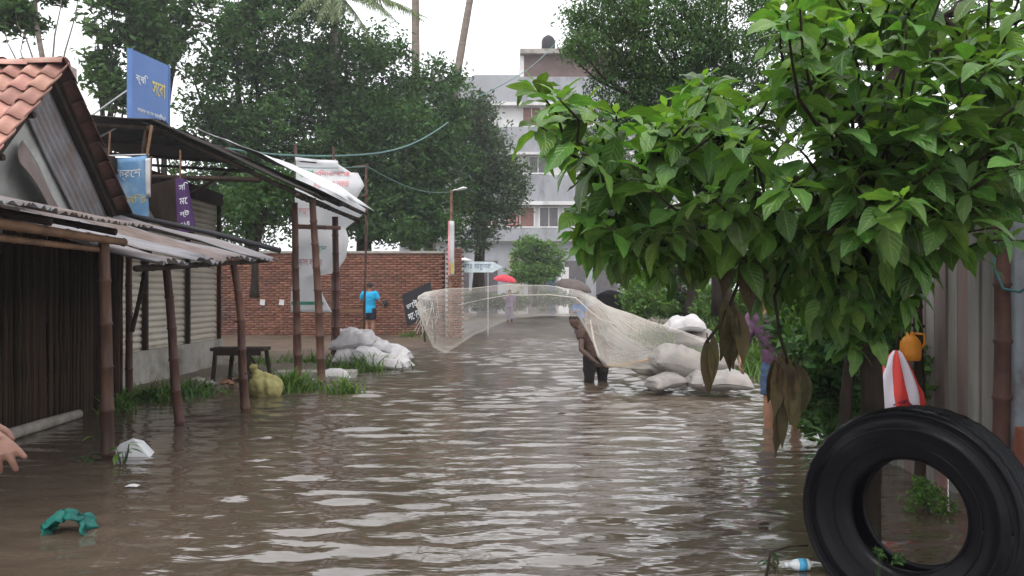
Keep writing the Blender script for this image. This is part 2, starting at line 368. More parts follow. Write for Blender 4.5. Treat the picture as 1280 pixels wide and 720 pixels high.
for k in range(44):
    lam = 0.16 + 0.48 * rsw.uniform(0, 1) ** 1.6; th = rsw.normal(0, 0.30); ph = rsw.uniform(0, 6.28)
    kx, ky = 2 * np.pi / lam * math.sin(th), 2 * np.pi / lam * math.cos(th)
    a = 0.0031 * lam ** 0.9
    ph2 = 0.9 * np.sin(wX * rsw.uniform(0.3, 0.9) + rsw.uniform(0, 6)) + 0.8 * np.sin(wY * rsw.uniform(0.3, 0.8) + rsw.uniform(0, 6))
    hz += a * np.sin(kx * wX + ky * wY + ph + ph2)
for (cx, cy_, am) in ((1.5, 13.4, 0.006), (2.75, 9.0, 0.004), (-2.3, 4.7, 0.008)):   # rings round the two men and the floating net
    rr = np.hypot(wX - cx, wY - cy_); hz += am * np.sin(rr * 2 * np.pi / 0.42) * np.exp(-((rr - 0.7) / 1.1) ** 2)
calm = 0.4 + 0.6 * sstep(-4.5, -2.6, wX)
hz *= calm * (wX > -9.2) * (wX < 7.2) * (1 - 0.9 * sstep(52, 60, wY)) * (1 + 1.5 * sstep(7, 20, wY)) * (.92 + .42 * np.sin(wX * .9 + 1.3 * np.sin(wY * .31)) * np.sin(wY * .55 + .8 * np.sin(wX * .7))) * sstep(1.0, 2.6, wY)
ni, nj = wX.shape; ii, jj = np.meshgrid(np.arange(ni - 1), np.arange(nj - 1), indexing='ij')
q = np.stack([ii * nj + jj, (ii + 1) * nj + jj, (ii + 1) * nj + jj + 1, ii * nj + jj + 1], -1).reshape(-1, 4)
wo = link('flood_water', np_mesh('flood_water', np.stack([wX, wY, hz], -1).reshape(-1, 3), q), wm, smooth=True); tag(wo, kind='structure')

# ------------------------------------------------------------------ bamboo pole helper
def bamboo(name, a, b_, r, parent, m=M_bamboo, node=0.32, n=9, bend=0.02, twig=False):
    a, b_ = Vector(a), Vector(b_); L_ = (b_ - a).length; k = max(3, int(L_ / node)); pts = []; rr = []
    for i in range(k + 1):
        t = i / k; p = a.lerp(b_, t) + Vector((nz3((t * 2, a.x * 3, a.y)), nz3((t * 2, a.y * 3, 4)), 0)) * bend * 2
        for dt, f in ((-0.022, 0.97), (-0.004, 1.2), (0.012, 1.0)):
            tt = min(1, max(0, t + dt / L_ * 1.0))
            pts.append(a.lerp(b_, tt) + (p - a.lerp(b_, t))); rr.append(r * f * (1 - 0.22 * tt))
    P2, R2 = [pts[0]], [rr[0]]
    for p, r_ in zip(pts[1:], rr[1:]):
        if (p - P2[-1]).length > 0.004: P2.append(p); R2.append(r_)
    mb = MB().tube(P2, R2, n)
    if twig:
        for i in range(2):
            p = a.lerp(b_, 0.35 + 0.3 * i); mb.tube([p, p + Vector((0.09 * (1 - 2 * i), -0.02, 0.05))], [0.012, 0.006], 5)
    return mb.build(name, m, parent, smooth=True)

# ------------------------------------------------------------------ clay-tile hut with bamboo wall (nearest on the left)
GX = -5.22                    # street face
RY, RZ = 9.79, 3.92          # ridge
hut = thing('tile_roof_hut', 'hut with red clay tile roof, bamboo strip wall and corrugated front canopy', 'hut', (-6.2, 9.8, 0))
ey0, ey1, ez = 8.02, 11.56, 2.26
# gable wall of stained plaster (solid, one slab), back walls
mb = MB()
gw = [(ey0 + .12, 2.0), (ey1 - .12, 2.0), (ey1 - .12, 2.36), (RY, RZ - .12), (ey0 + .12, 2.36)]
vs = [(GX, y, z) for y, z in gw] + [(GX - .12, y, z) for y, z in gw]
mb.add(vs, [(0, 1, 2, 3, 4), (9, 8, 7, 6, 5)] + [(i, i + 5, (i + 1) % 5 + 5, (i + 1) % 5) for i in range(5)])
mb.build('gable_wall', M_plaster, hut)
mb = MB(); mb.box((-8.2, (ey0 + ey1) / 2, 1.0), (.12, ey1 - ey0 - .3, 2.5)); mb.box((-6.6, ey1 - .2, 1.0), (3.1, .1, 2.5)); mb.box((-6.6, ey0 + .2, 1.0), (3.1, .1, 2.5))
mb.build('side_wall', M_dwood, hut)
# corrugated patch leaning along the far rake, ribs parallel to the rake
sl = Vector((0, 1, -(RZ - ez) / (ey1 - RY))).normalized()
pr = Vector((0, sl.z, -sl.y))
if pr.z > 0: pr = -pr
corrugated('corrugated_patch', (GX + .035, RY - .02, RZ - .16), sl * 2.18, pr * 0.62, 6, 0.016, M_zinc, hut, sag=0.02, seed=2)
mbp = MB()
def curl(i, j):
    p = Vector((GX + .06, RY - .52, 3.0)) + Vector((0, 1, -.78)) * (1.3 * i) + Vector((0, -0.75, -0.62)) * (0.46 * j * (1 - 0.35 * i))
    return p + Vector((0.16 * (1 - math.cos(j * 1.6)) + 0.02 * math.sin(i * 9), 0, -0.10 * i * i))
o = mbp.grid(curl, 10, 6).build('peeled_sheet', M_zincr, hut, smooth=True); o.modifiers.new('s', 'SOLIDIFY').thickness = 0.004
# roof deck and tiles
slope_n = Vector((0, -(RZ - ez), (RY - ey0))).normalized()      # normal of near slope has -y
def deck(y_e, nm, m):
    mb = MB(); t = 0.03
    for x0, x1 in ((-8.5, -5.06),):
        a = [(x0, RY, RZ - .07), (x1, RY, RZ - .07), (x1, y_e, ez - .07), (x0, y_e, ez - .07)]
        mb.add(a + [(x, y, z - t) for x, y, z in a], [(0, 1, 2, 3), (7, 6, 5, 4), (0, 4, 5, 1), (1, 5, 6, 2), (2, 6, 7, 3), (3, 7, 4, 0)])
    mb.build(nm, m, hut)
deck(ey0 - .12, 'roof_deck', M_dwood); deck(ey1 + .02, 'roof_deck', M_dwood)
def tile_mesh():
    W, Lt, th = 0.235, 0.36, 0.016; mb = MB(); n = 10; vs = []
    def prof(t):     # pan and roll
        return 0.030 * math.sin(t * 2 * math.pi) + (0.012 if t > 0.9 else 0)
    for s, ld in ((0, 0.0), (1, 1.0)):
        for top in (1, 0):
            for i in range(n + 1):
                t = i / n; vs.append(((t - .5) * W, ld * Lt, prof(t) + (th if top else 0)))
    k = n + 1; fs = []
    for i in range(n):
        fs.append((i, i + 1, 2 * k + i + 1, 2 * k + i)); fs.append((k + i + 1, k + i, 3 * k + i, 3 * k + i + 1))
        fs.append((i + 1, i, k + i, k + i + 1)); fs.append((2 * k + i, 2 * k + i + 1, 3 * k + i + 1, 3 * k + i))
    fs.append((0, 2 * k, 3 * k, k)); fs.append((n, k + n, 3 * k + n, 2 * k + n))
    mb.add(vs, fs); me = mb.mesh('roof_tile'); me.polygons.foreach_set('use_smooth', [True] * len(me.polygons)); return me
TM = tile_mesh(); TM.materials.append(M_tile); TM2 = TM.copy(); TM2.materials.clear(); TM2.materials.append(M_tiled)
rt = random.Random(5)
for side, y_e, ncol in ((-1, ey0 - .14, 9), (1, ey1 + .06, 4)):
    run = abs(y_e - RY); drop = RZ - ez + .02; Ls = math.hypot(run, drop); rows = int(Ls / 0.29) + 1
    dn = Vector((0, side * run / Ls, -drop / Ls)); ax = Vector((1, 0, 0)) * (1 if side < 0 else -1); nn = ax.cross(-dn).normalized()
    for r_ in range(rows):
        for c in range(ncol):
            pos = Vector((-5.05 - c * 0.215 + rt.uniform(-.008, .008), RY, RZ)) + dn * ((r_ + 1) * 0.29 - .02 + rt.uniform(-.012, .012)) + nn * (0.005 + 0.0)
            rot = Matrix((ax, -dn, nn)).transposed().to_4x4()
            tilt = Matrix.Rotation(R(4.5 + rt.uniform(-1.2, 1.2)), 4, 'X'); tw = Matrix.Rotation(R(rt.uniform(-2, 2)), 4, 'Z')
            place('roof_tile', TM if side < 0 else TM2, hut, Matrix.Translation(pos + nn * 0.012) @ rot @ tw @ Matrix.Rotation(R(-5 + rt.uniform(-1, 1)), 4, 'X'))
mb = MB(); n = 8
for s in (0, 1):
    for rr_ in (0.105, 0.085):
        for i in range(n + 1):
            a = math.pi * i / n; mb.v.append((s * 0.42, math.cos(a) * rr_ * (1 + .08 * s), math.sin(a) * rr_ * .75 * (1 + .08 * s)))
k = n + 1
for i in range(n):
    mb.f += [(i, 2 * k + i, 2 * k + i + 1, i + 1), (k + i + 1, 3 * k + i + 1, 3 * k + i, k + i), (i, i + 1, k + i + 1, k + i), (2 * k + i + 1, 2 * k + i, 3 * k + i, 3 * k + i + 1)]
mb.mi = [0] * len(mb.f); RM = mb.mesh('ridge_tile'); RM.polygons.foreach_set('use_smooth', [True] * len(RM.polygons)); RM.materials.append(M_tile)
for i in range(9):
    place('ridge_tile', RM, hut, Matrix.Translation((-5.0 - 0.38 * (i + 1), RY, RZ + .0 + rt.uniform(-.006, .01))) @ Matrix.Rotation(R(rt.uniform(-2, 2)), 4, 'Y'))
# rafters ends and barge board on the far rake
MB().bar((GX + .10, RY + .03, RZ - .17), (GX + .10, ey1 + .05, ez - .16), .05, .08).build('barge_board', M_dwood, hut)
MB().bar((GX + .10, RY - .03, RZ - .17), (GX + .10, ey0, ez - .16), .05, .08).build('barge_board', M_dwood, hut)
for t_ in (0.3, 0.62):
    p = Vector((GX, RY, RZ)).lerp(Vector((GX, ey0, ez)), t_); MB().tube([p + Vector((-.3, 0, -.16)), p + Vector((.20, 0, -.16))], .035, 8).build('purlin', M_dwood, hut)
# bamboo strip wall
MB().box((-6.1, 4.5, 1.0), (2.1, .06, 2.6)).build('unseen_end_wall', M_dwood, hut)  # out-of-view wall, added to keep light from entering the hut's open end
MB().box((-5.12, 6.6, 1.0), (.04, 4.1, 2.6)).build('unseen_wall_lining', M_dwood, hut)  # also out of view, added so the back of the canopy stays shaded
rb = random.Random(21); y = 5.6
slat_meshes = []
for s_ in range(6):
    mb = MB(); pts = [(rb.uniform(-.006, .006), rb.uniform(-.008, .008), z) for z in np.linspace(0, 2.42, 9)]
    mb.tube(pts, [0.026 * rb.uniform(.85, 1.1) for _ in pts], 6); me = mb.mesh('bamboo_slat'); me.polygons.foreach_set('use_smooth', [True] * len(me.polygons)); me.materials.append(M_bslat); slat_meshes.append(me)
while y < 11.25:
    place('bamboo_slat', slat_meshes[rb.randrange(6)], hut, Matrix.Translation((-4.98 + rb.uniform(-.012, .012), y, -0.28 - rb.uniform(0, .02))) @ Matrix.Rotation(R(rb.gauss(0, .7)), 4, 'X') @ Matrix.Rotation(rb.uniform(0, 6.28), 4, 'Z'))
    y += rb.choice((.05, .053, .056, .066))
for z in (0.45, 1.1, 1.75): MB().bar((-5.03, 4.6, z), (-5.03, 11.3, z), .03, .05).build('batten', M_dwood, hut)
bamboo('corner_post', (-4.93, 8.02, -.3), (-4.93, 8.02, 2.2), .05, hut, M_dwood); bamboo('corner_post', (-4.9, 11.3, -.3), (-4.9, 11.3, 2.2), .05, hut, M_bamboo)
MB().tube([(-4.72, 8.0, .06), (-4.78, 8.9, .05), (-4.8, 9.75, .05)], [.055, .06, .05], 9).build('sill_log', mat('pale_log', (0.34, 0.31, 0.28), (0.2, 0.18, 0.16), rough=.8, scale=8), hut, smooth=True)
# front canopy: three corrugated sheets
ek = 0.205
for i in range(4):
    y0 = 4.55 + i * 0.80
    corrugated('canopy_sheet', (-3.18, y0, 1.955 + .006 * (i % 2)), Vector((-1.9, 0, 1.9 * ek)), Vector((0, .84, 0.0)), 10, .014, M_zincr if i != 1 else M_zinc, hut, sag=.025, seed=i * 5 + 1, ragged=.05)
bamboo('eave_beam', (-3.34, 4.4, 1.86), (-3.36, 7.62, 1.83), .042, hut, M_wood); bamboo('eave_beam', (-3.42, 4.4, 1.78), (-3.44, 7.45, 1.75), .03, hut, M_wood)
bamboo('wall_beam', (-4.9, 4.4, 2.2), (-4.9, 11.3, 2.2), .045, hut, M_dwood)
for yy in (5.3, 6.3, 7.35): bamboo('rafter', (-3.3, yy, 1.90), (-4.95, yy, 2.20), .03, hut, M_dwood)
bamboo('post', (-3.36, 7.33, -.3), (-3.40, 7.33, 1.86), .058, hut, bend=.006)
bamboo('post', (-3.44, 4.62, -.3), (-3.44, 4.62, 1.86), .058, hut)
# ------------------------------------------------------------------ second, lower awning
aw = thing('lean_to_awning', 'low lean-to awning of bent grey corrugated sheets on two tilted bamboo poles', 'awning', (-4.2, 9.4, 0))
for i in range(5):
    y0 = 7.55 + i * .74; z0 = 1.66 + .035 * i
    corrugated('roof_sheet', (-3.05 + .05 * math.sin(i * 2.1), y0, z0), Vector((-1.95, 0, .50 + .01 * (i % 3))), Vector((0, .78, .035)), 6, .021, (M_zinc, M_zinc, M_zincr, M_zinc, M_zinc)[i], aw, sag=.07, seed=30 + i, ragged=.10)
MB().tube([(-2.98, 11.33, 1.93), (-3.9, 11.36, 2.17), (-5.1, 11.4, 2.42)], .035, 8).build('edge_pipe', M_black, aw, smooth=True)
bamboo('purlin', (-3.2, 7.5, 1.60), (-3.15, 11.3, 1.80), .03, aw, M_dwood); bamboo('purlin', (-4.85, 7.5, 2.03), (-4.85, 11.3, 2.2), .03, aw, M_dwood)
a0 = P(229, 531, 9.3); t0 = P(207, 335, 9.3)
bamboo('post', (a0.x, 9.3, -.3), (t0.x, 9.3, 1.68), .055, aw, bend=.012)
a0 = P(307, 515, 10.27); t0 = P(292, 330, 10.27)
bamboo('post', (a0.x, 10.27, -.3), (t0.x, 10.27, 1.76), .055, aw, bend=.03, twig=True)
bamboo('brace', (-4.75, 11.0, 0.9), (-4.5, 11.0, 2.0), .03, aw, M_dwood)

# ------------------------------------------------------------------ shuttered shop with the wide dark roof
shop = thing('shutter_shop', 'shop with cream roller shutters under a wide blackened corrugated roof', 'shop', (-6.5, 14, 0))
SX = -5.42
MB().box((SX - 1.8, 13.95, 0.12), (3.72, 4.7, .84)).build('plinth', M_conc, shop)
MB().box((SX - 2.0, 13.95, 1.9), (3.3, 4.5, 2.7)).build('wall', M_conc, shop)
ys = [(11.62, 12.92), (13.02, 14.62), (14.72, 16.18)]
for (y0, y1) in ys:
    def sh(i, j, y0=y0, y1=y1):
        z = .46 + i * 2.55; w_ = abs(math.sin(i * 26 * math.pi)) ** .7
        return Vector((SX - .05 + .034 * w_, y0 + (y1 - y0) * j, z))
    s = MB().grid(sh, 26 * 6, 1).build('shutter', M_shut, shop)
    MB().box((SX + .0, (y0 + y1) / 2, .50), (.06, y1 - y0, .07)).build('bottom_bar', M_steel, s)
for yy in (11.56, 12.97, 14.67, 16.22):
    MB().box((SX + .02, yy, 1.72), (.06, .07, 2.55)).build('jamb', M_dwood, shop)
MB().box((SX + .0, 13.9, 3.1), (.16, 4.75, .22)).build('lintel', M_dwood, shop)
# roof: steep street side, flatter back; sheets seen from below
for i in range(5):
    y0 = 12.45 + i * .98
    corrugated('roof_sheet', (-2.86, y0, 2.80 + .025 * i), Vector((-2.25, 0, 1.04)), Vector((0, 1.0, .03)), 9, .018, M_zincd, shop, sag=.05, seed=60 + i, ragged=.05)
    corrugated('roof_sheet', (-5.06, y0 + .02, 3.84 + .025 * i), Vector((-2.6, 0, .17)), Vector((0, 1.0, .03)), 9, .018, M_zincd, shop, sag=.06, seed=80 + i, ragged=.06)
for yy in (12.6, 14.2, 15.8, 17.1):
    bamboo('rafter', (-2.95, yy, 2.76), (-5.1, yy, 3.74), .035, shop, M_dwood); bamboo('rafter', (-5.1, yy, 3.74), (-7.5, yy, 3.9), .035, shop, M_dwood)
bamboo('eave_beam', (-3.02, 12.4, 2.76), (-3.05, 17.3, 2.84), .04, shop, M_dwood); bamboo('ridge_beam', (-5.1, 12.4, 3.70), (-5.1, 17.3, 3.78), .05, shop, M_dwood)
bamboo('king_post', (-5.3, 12.55, 3.0), (-5.22, 12.55, 3.72), .035, shop, M_dwood); bamboo('tie_beam', (-3.6, 12.56, 3.0), (-7.0, 12.56, 3.1), .04, shop, M_dwood)
bamboo('brace', (-5.35, 13.3, 2.6), (-4.3, 13.3, 3.2), .03, shop, M_dwood)
for (bx, by, tx, ty, d) in ((373, 476, 368, 252, 14.0), (404, 481, 390, 262, 13.3), (421, 456, 419, 268, 16.6)):
    bamboo('post', (X(bx, d), d, -.3), (X(tx, d), d, 2.82), .065 if d != 16.6 else .075, shop, bend=.012)
bamboo('cross_rail', (X(366, 14.05), 14.05, Z(283, 14.05)), (X(425, 14.6), 14.6, Z(285, 14.6)), .04, shop)
# pale tarp lying over the outer half of the street slope
def tarp(i, j):
    p = Vector((-2.80, 13.2, 2.93)).lerp(Vector((-4.75, 13.2, 3.84)), i) + Vector((0, 4.1 * j, .09 * j))
    return p + Vector((0, .25 * noise.noise(Vector((i * 4, j * 5, 1))) * (j in (0, 1)), .03 + (.05 + .12 * j) * math.sin(math.pi * min(1, i * 1.1)) + .045 * noise.noise(Vector((i * 5, j * 6, 7))))) + Vector((.14 * math.sin(j * 7), 0, -.07 * math.sin(j * 7) - .02)) * (i == 0)
o = MB().grid(tarp, 14, 20).build('roof_tarp', M_white, shop, smooth=True); o.modifiers.new('s', 'SOLIDIFY').thickness = .006
# ------------------------------------------------------------------ signs and banners on the left
M_blue = mat('faded_blue_print', (0.10, 0.19, 0.42), (0.075, 0.15, 0.36), rough=.45, scale=1.2, bump=.05, dirt=(0.30, 0.38, 0.62), dirt_scale=1.1, dirt_thr=(0.52, .8))
M_sky = mat('sky_blue_print', (0.16, 0.31, 0.50), (0.10, 0.23, 0.43), rough=.5, scale=1.5, bump=.08, dirt=(0.42, 0.55, 0.70), dirt_scale=2, dirt_thr=(0.5, .75))
M_tw = mat('white_print', (0.75, 0.78, 0.82), rough=.5, bump=0); M_ty = mat('yellow_print', (0.62, 0.52, 0.16), rough=.5, bump=0)
M_tr = mat('red_print', (0.70, 0.30, 0.32), rough=.5, bump=0); M_tg = mat('green_print', (0.10, 0.42, 0.30), rough=.5, bump=0); M_tk = mat('slate_print', (0.14, 0.20, 0.30), rough=.5, bump=0)
M_purple = mat('purple_print', (0.085, 0.04, 0.13), (0.06, 0.028, 0.095), rough=.5, bump=.05)
sb = thing('roof_signboard', 'tall blue signboard standing on top of the dark shop roof', 'signboard', (-5.3, 13, 3.9))
A = Vector((-5.40, 12.5, 3.87)); B = Vector((-5.23, 13.43, 3.87)); ux = (B - A).normalized(); wd = (B - A).length; nrm = ux.cross(Vector((0, 0, 1)))
mb = MB(); c = (A + B) / 2 + Vector((0, 0, .49)) - nrm * .03
mb.box(c, (wd, .06, .98), Matrix((ux, -nrm, Vector((0, 0, 1)))).transposed()); mb.build('panel', M_blue, sb)
mb = MB()
for t in (0.0, 1.0): mb.box(A.lerp(B, t) + Vector((0, 0, .49)) - nrm * .03, (.025, .08, 1.0), Matrix((ux, -nrm, Vector((0, 0, 1)))).transposed())
mb.build('frame', M_blue, sb)
text_on('lettering', 'কৃষি', .30, .17, M_tw, sb, A, ux, (0, 0, 1), .24, .60); text_on('lettering', 'সেবা', .34, .22, M_ty, sb, A, ux, (0, 0, 1), .66, .56)
text_on('lettering', 'বাজার রোড কালিগঞ', .72, .07, M_tw, sb, A, ux, (0, 0, 1), .48, .16)
MB().bar(A + Vector((-.02, .05, .45)), A + Vector((-1.15, .5, -.1)), .02).build('stay', M_steel, sb); MB().bar(A.lerp(B, .5) + Vector((-.06, 0, -.02)), A.lerp(B, .5) + Vector((.0, -.1, -.75)), .035).build('stay', M_wood, sb)
MB().bar(A.lerp(B, .9) + Vector((-.05, 0, .4)), A.lerp(B, .9) + Vector((-1.2, .3, -.1)), .02).build('stay', M_steel, sb)

M_ban = mat('white_banner_cloth', (0.82, 0.82, 0.83), (0.74, 0.74, 0.76), rough=.6, scale=3, bump=.15, bscale=10)
_n = M_ban.node_tree; _t = _n.nodes.new('ShaderNodeBsdfTranslucent'); _t.inputs[0].default_value = (.85, .86, .88, 1); _m = _n.nodes.new('ShaderNodeMixShader'); _m.inputs[0].default_value = .5
_n.links.new(_n.nodes['Principled BSDF'].outputs[0], _m.inputs[1]); _n.links.new(_t.outputs[0], _m.inputs[2]); _n.links.new(_m.outputs[0], _n.nodes['Material Output'].inputs[0])
hb = thing('hanging_banner', 'sky blue printed banner hanging under the dark roof edge beside the tile gable', 'banner', (-5.2, 11.9, 2.9))
dB = 11.85
def hban(u, v): # metres
    x0, z0 = X(131, dB), Z(274, dB)
    return Vector((x0 + u, dB + .07 * math.sin(u * 5 + v * 2) + .10 * (1 - v / .85) * u, z0 + v - .02 * math.sin(u * 5)))
o = MB().grid(lambda i, j: hban(i * .60 * (1 - .06 * (1 - j)), j * .85), 10, 12).build('sheet', M_sky, hb, smooth=True); o.modifiers.new('s', 'SOLIDIFY').thickness = .004
text_on('lettering', 'ফ্রেশ', .40, .15, M_tw, hb, (0, 0, 0), (1, 0, 0), (0, 0, 1), .30, .62, bend=hban)
text_on('lettering', 'পানি ৳', .42, .12, M_ty, hb, (0, 0, 0), (1, 0, 0), (0, 0, 1), .33, .30, bend=hban)
MB().tube([hban(-.02, .86), hban(.3, .88), hban(.62, .86)], .012, 6).build('top_rod', M_steel, hb); MB().bar(hban(.6, .86), hban(.66, 1.25), .03).build('hanger', M_wood, hb); MB().bar(hban(.02, .86), hban(.06, 1.2), .02).build('hanger', M_wood, hb)
mb = MB(); mb.grid(lambda i, j: hban(.52 + .07 * i + .03 * j, .3 + .5 * j) + Vector((.03, -.02, .03 * math.sin(j * 9))), 3, 10); o = mb.build('torn_strip', M_white, hb, smooth=True); o.modifiers.new('s', 'SOLIDIFY').thickness = .003

ps = thing('purple_box_sign', 'dark box sign with a purple printed edge hanging beside the blue banner', 'sign', (-4.6, 12.2, 2.5))
dP = 12.2
pts = [(184, 232), (222, 222), (240, 291), (219, 291), (196, 279), (187, 262)]
fr = [P(px, py, dP) for px, py in pts]; mb = MB(); k = len(fr)
mb.add(fr + [p + Vector((-.12, .45, 0)) for p in fr], [tuple(range(k))[::-1], tuple(range(k, 2 * k))] + [(i, (i + 1) % k, (i + 1) % k + k, i + k) for i in range(k)])
mb.build('box', M_dwood, ps)
e0, e1, e2, e3 = P(219, 222, dP - .03), P(229, 223, dP - .03), P(241, 289, dP - .03), P(222, 292, dP - .03)
bk = Vector((0.02, .10, 0)); mb = MB(); mb.add([e0, e1, e2, e3] + [v + bk for v in (e0, e1, e2, e3)], [(0, 3, 2, 1), (4, 5, 6, 7), (0, 1, 5, 4), (1, 2, 6, 5), (2, 3, 7, 6), (3, 0, 4, 7)]); mb.build('printed_face', M_purple, ps)
uz = (e0 - e3).normalized(); ux2 = (e2 - e3).normalized()
for v_, s_, m_, h_ in ((.62, 'সি', M_tw, .10), (.42, 'মে', M_tw, .10), (.24, 'ন্ট', M_tw, .10), (.09, '০১৭', M_tw, .08)):
    text_on('lettering', s_, .13, h_, m_, ps, e3, ux2, uz, .11 - .0 * v_, v_ + .02)
MB().bar(fr[0] + Vector((0, .1, 0)), fr[0] + Vector((.02, .1, .42)), .02).build('hanger', M_wood, ps); MB().bar(fr[1] + Vector((0, .1, 0)), fr[1] + Vector((.0, .1, .4)), .02).build('hanger', M_wood, ps)

# big white banner between bamboo poles
wb = thing('white_banner', 'large torn white banner with faded red and green print behind the bamboo poles', 'banner', (-3.9, 18, 0))
dW = 18.0
def edge(tab, v):
    for (a, xa), (b_, xb) in zip(tab, tab[1:]):
        if a <= v <= b_: t = (v - a) / (b_ - a); return xa + (xb - xa) * t
    return tab[-1][1]
Ltab = [(196, 369), (265, 369), (300, 368), (345, 366), (392, 363)]
Rtab = [(196, 424), (200, 424), (215, 447), (232, 456), (252, 443), (262, 458), (285, 430), (300, 436), (322, 433), (341, 420), (346, 392), (360, 402), (392, 417)]
def wban(i, j):      # i across, j down
    py = 196 + 194 * j; xl = edge(Ltab, py); xr = edge(Rtab, py); px = xl + (xr - xl) * i
    y = dW + .10 * math.sin(i * 5 + j * 7) * (0.3 + i) + .06 * math.sin(j * 19)
    p = P(px, py + 6 * i * (j < .1), dW); return Vector((p.x, y, p.z))
o = MB().grid(wban, 16, 48).build('sheet', M_ban, wb, smooth=True); o.modifiers.new('s', 'SOLIDIFY').thickness = .004
def wb_uv(px, py):
    i = (px - edge(Ltab, py)) / (edge(Rtab, py) - edge(Ltab, py)); return wban(i, (py - 196) / 194) + Vector((0, -.03, 0))
def wb_text(s, px, py, wpx, hpx, m):
    text_on('lettering', s, wpx, hpx, m, wb, (0, 0, 0), (1, 0, 0), (0, 0, 1), px, -py, bend=lambda u, v: wb_uv(u, -v))
wb_text('কখগ', 382, 216, 18, 12, M_tg); wb_text('বিশাল ছাড়', 415, 215, 46, 12, M_tr); wb_text('মহা মেলা আজ', 415, 231, 46, 9, M_tr)
wb_text('শুভ', 402, 312, 14, 9, M_tg); wb_text('সকল কাজ', 385, 328, 34, 9, M_tr); wb_text('নতুন', 380, 264, 20, 7, M_tr)
mb = MB(); mb.grid(lambda i, j: wb_uv(365 + 42 * i, 377 + 4 * j), 8, 1); o = mb.build('green_border', M_tg, wb); o.modifiers.new('s', 'SOLIDIFY').thickness = .003
bamboo('pole', (X(370, 18.1), 18.1, -.1), (X(370, 18.1), 18.1, Z(180, 18.1)), .035, wb); bamboo('pole', (X(415, 18.2), 18.2, -.1), (X(416, 18.2), 18.2, Z(184, 18.2)), .03, wb)
MB().tube([P(369, 201, 18.05), P(424, 206, 18.1), P(447, 219, 18.1)], .014, 6).build('top_cord', M_dwood, wb)
tp = thing('bare_bamboo_pole', 'thin bare bamboo pole standing right of the white banner', 'pole', (X(456, 18.6), 18.6, 0))
bamboo('shaft', (X(454, 18.6), 18.6, -.1), (X(459, 18.6), 18.6, Z(205, 18.6)), .03, tp); bamboo('cross_bar', P(440, 209, 18.6), P(461, 206, 18.6), .02, tp); bamboo('cross_bar', P(446, 246, 18.55), P(460, 244, 18.6), .02, tp)

# ------------------------------------------------------------------ brick wall across the end of the bank
WY = 27.0; wx0, wx1 = -10.5, X(556, WY)
bw = thing('brick_wall', 'long red brick boundary wall behind the person in the blue shirt', 'wall', (-5, WY, 0))
MB().box(((wx0 + wx1) / 2, WY + .13, 1.25), (wx1 - wx0, .2, 2.72)).build('core', M_mortar, bw)
rs = np.random.RandomState(8); V = []; Q = []
cw, ch, mo = .25, .074, .014; z = -.06; row = 0
boxq = np.array([(0, 1, 3, 2), (4, 6, 7, 5), (0, 4, 5, 1), (2, 3, 7, 6), (0, 2, 6, 4), (1, 5, 7, 3)])
while z < 2.55:
    x = wx0 - (row % 2) * cw / 2
    while x < wx1 - .12:
        a, b_ = max(x, wx0), min(x + cw - mo, wx1); pr_ = rs.uniform(.0, .02)
        v = [(xx, yy, zz) for xx in (a, b_) for yy in (WY - .02 - pr_, WY + .03) for zz in (z, z + ch - mo + .004)]
        Q.append(boxq + len(V)); V += v; x += cw
    z += ch; row += 1
o = link('bricks', np_mesh('bricks', np.array(V), np.concatenate(Q)), M_brick, bw); o['kind'] = 'stuff'
MB().box(((wx0 + wx1) / 2, WY + .1, 2.62), (wx1 - wx0, .34, .07)).build('coping', M_conc, bw)
pp = MB()
pc = X(569, WY); z = -.06; V = []; Q = []
while z < 2.75:
    for k_ in range(3):
        off = (-.23 + .155 * k_ + (.04 if int(z / ch) % 2 else -.04)); v = [(pc + xx, yy, zz) for xx in (off, off + .145) for yy in (WY - .16 - rs.uniform(0, .015), WY + .2) for zz in (z, z + ch - mo)]
        Q.append(boxq + len(V)); V += v
    z += ch
o = link('end_pier', np_mesh('end_pier', np.array(V), np.concatenate(Q)), M_brick, bw); o['kind'] = 'stuff'
MB().box((pc, WY + .02, 1.32), (.36, .3, 2.7)).build('pier_core', M_mortar, bw)
for px in (328, 352):
    c = P(px, 378, WY - .06); tag(MB().box((c.x, WY - .055, c.z), (.15, .012, .17), Matrix.Rotation(R(6), 3, 'Y')).build('wall_notice', M_white, None, (c.x, WY - .05, c.z)), 'small white paper notice on the brick wall, %s of the pair' % ('left' if px == 328 else 'right'), 'notice', 'paper notices on the brick wall')
dp = P(481, 379, WY - .06); tag(MB().tube([(dp.x, WY - .02, dp.z), (dp.x, WY - .12, dp.z)], [.10, .085], 10).build('pipe_stub', M_black, None, (dp.x, WY, dp.z), True), 'short dark pipe end poking out of the brick wall beside the blue shirt', 'pipe')
# leaning plank against the wall
tag(MB().bar(P(420, 388, 26.6), P(468, 388, 26.7), .05, .12).build('wall_plank', M_wood, None, tuple(P(444, 388, 26.65))), 'narrow wooden plank fixed across the brick wall left of the blue shirt', 'plank')

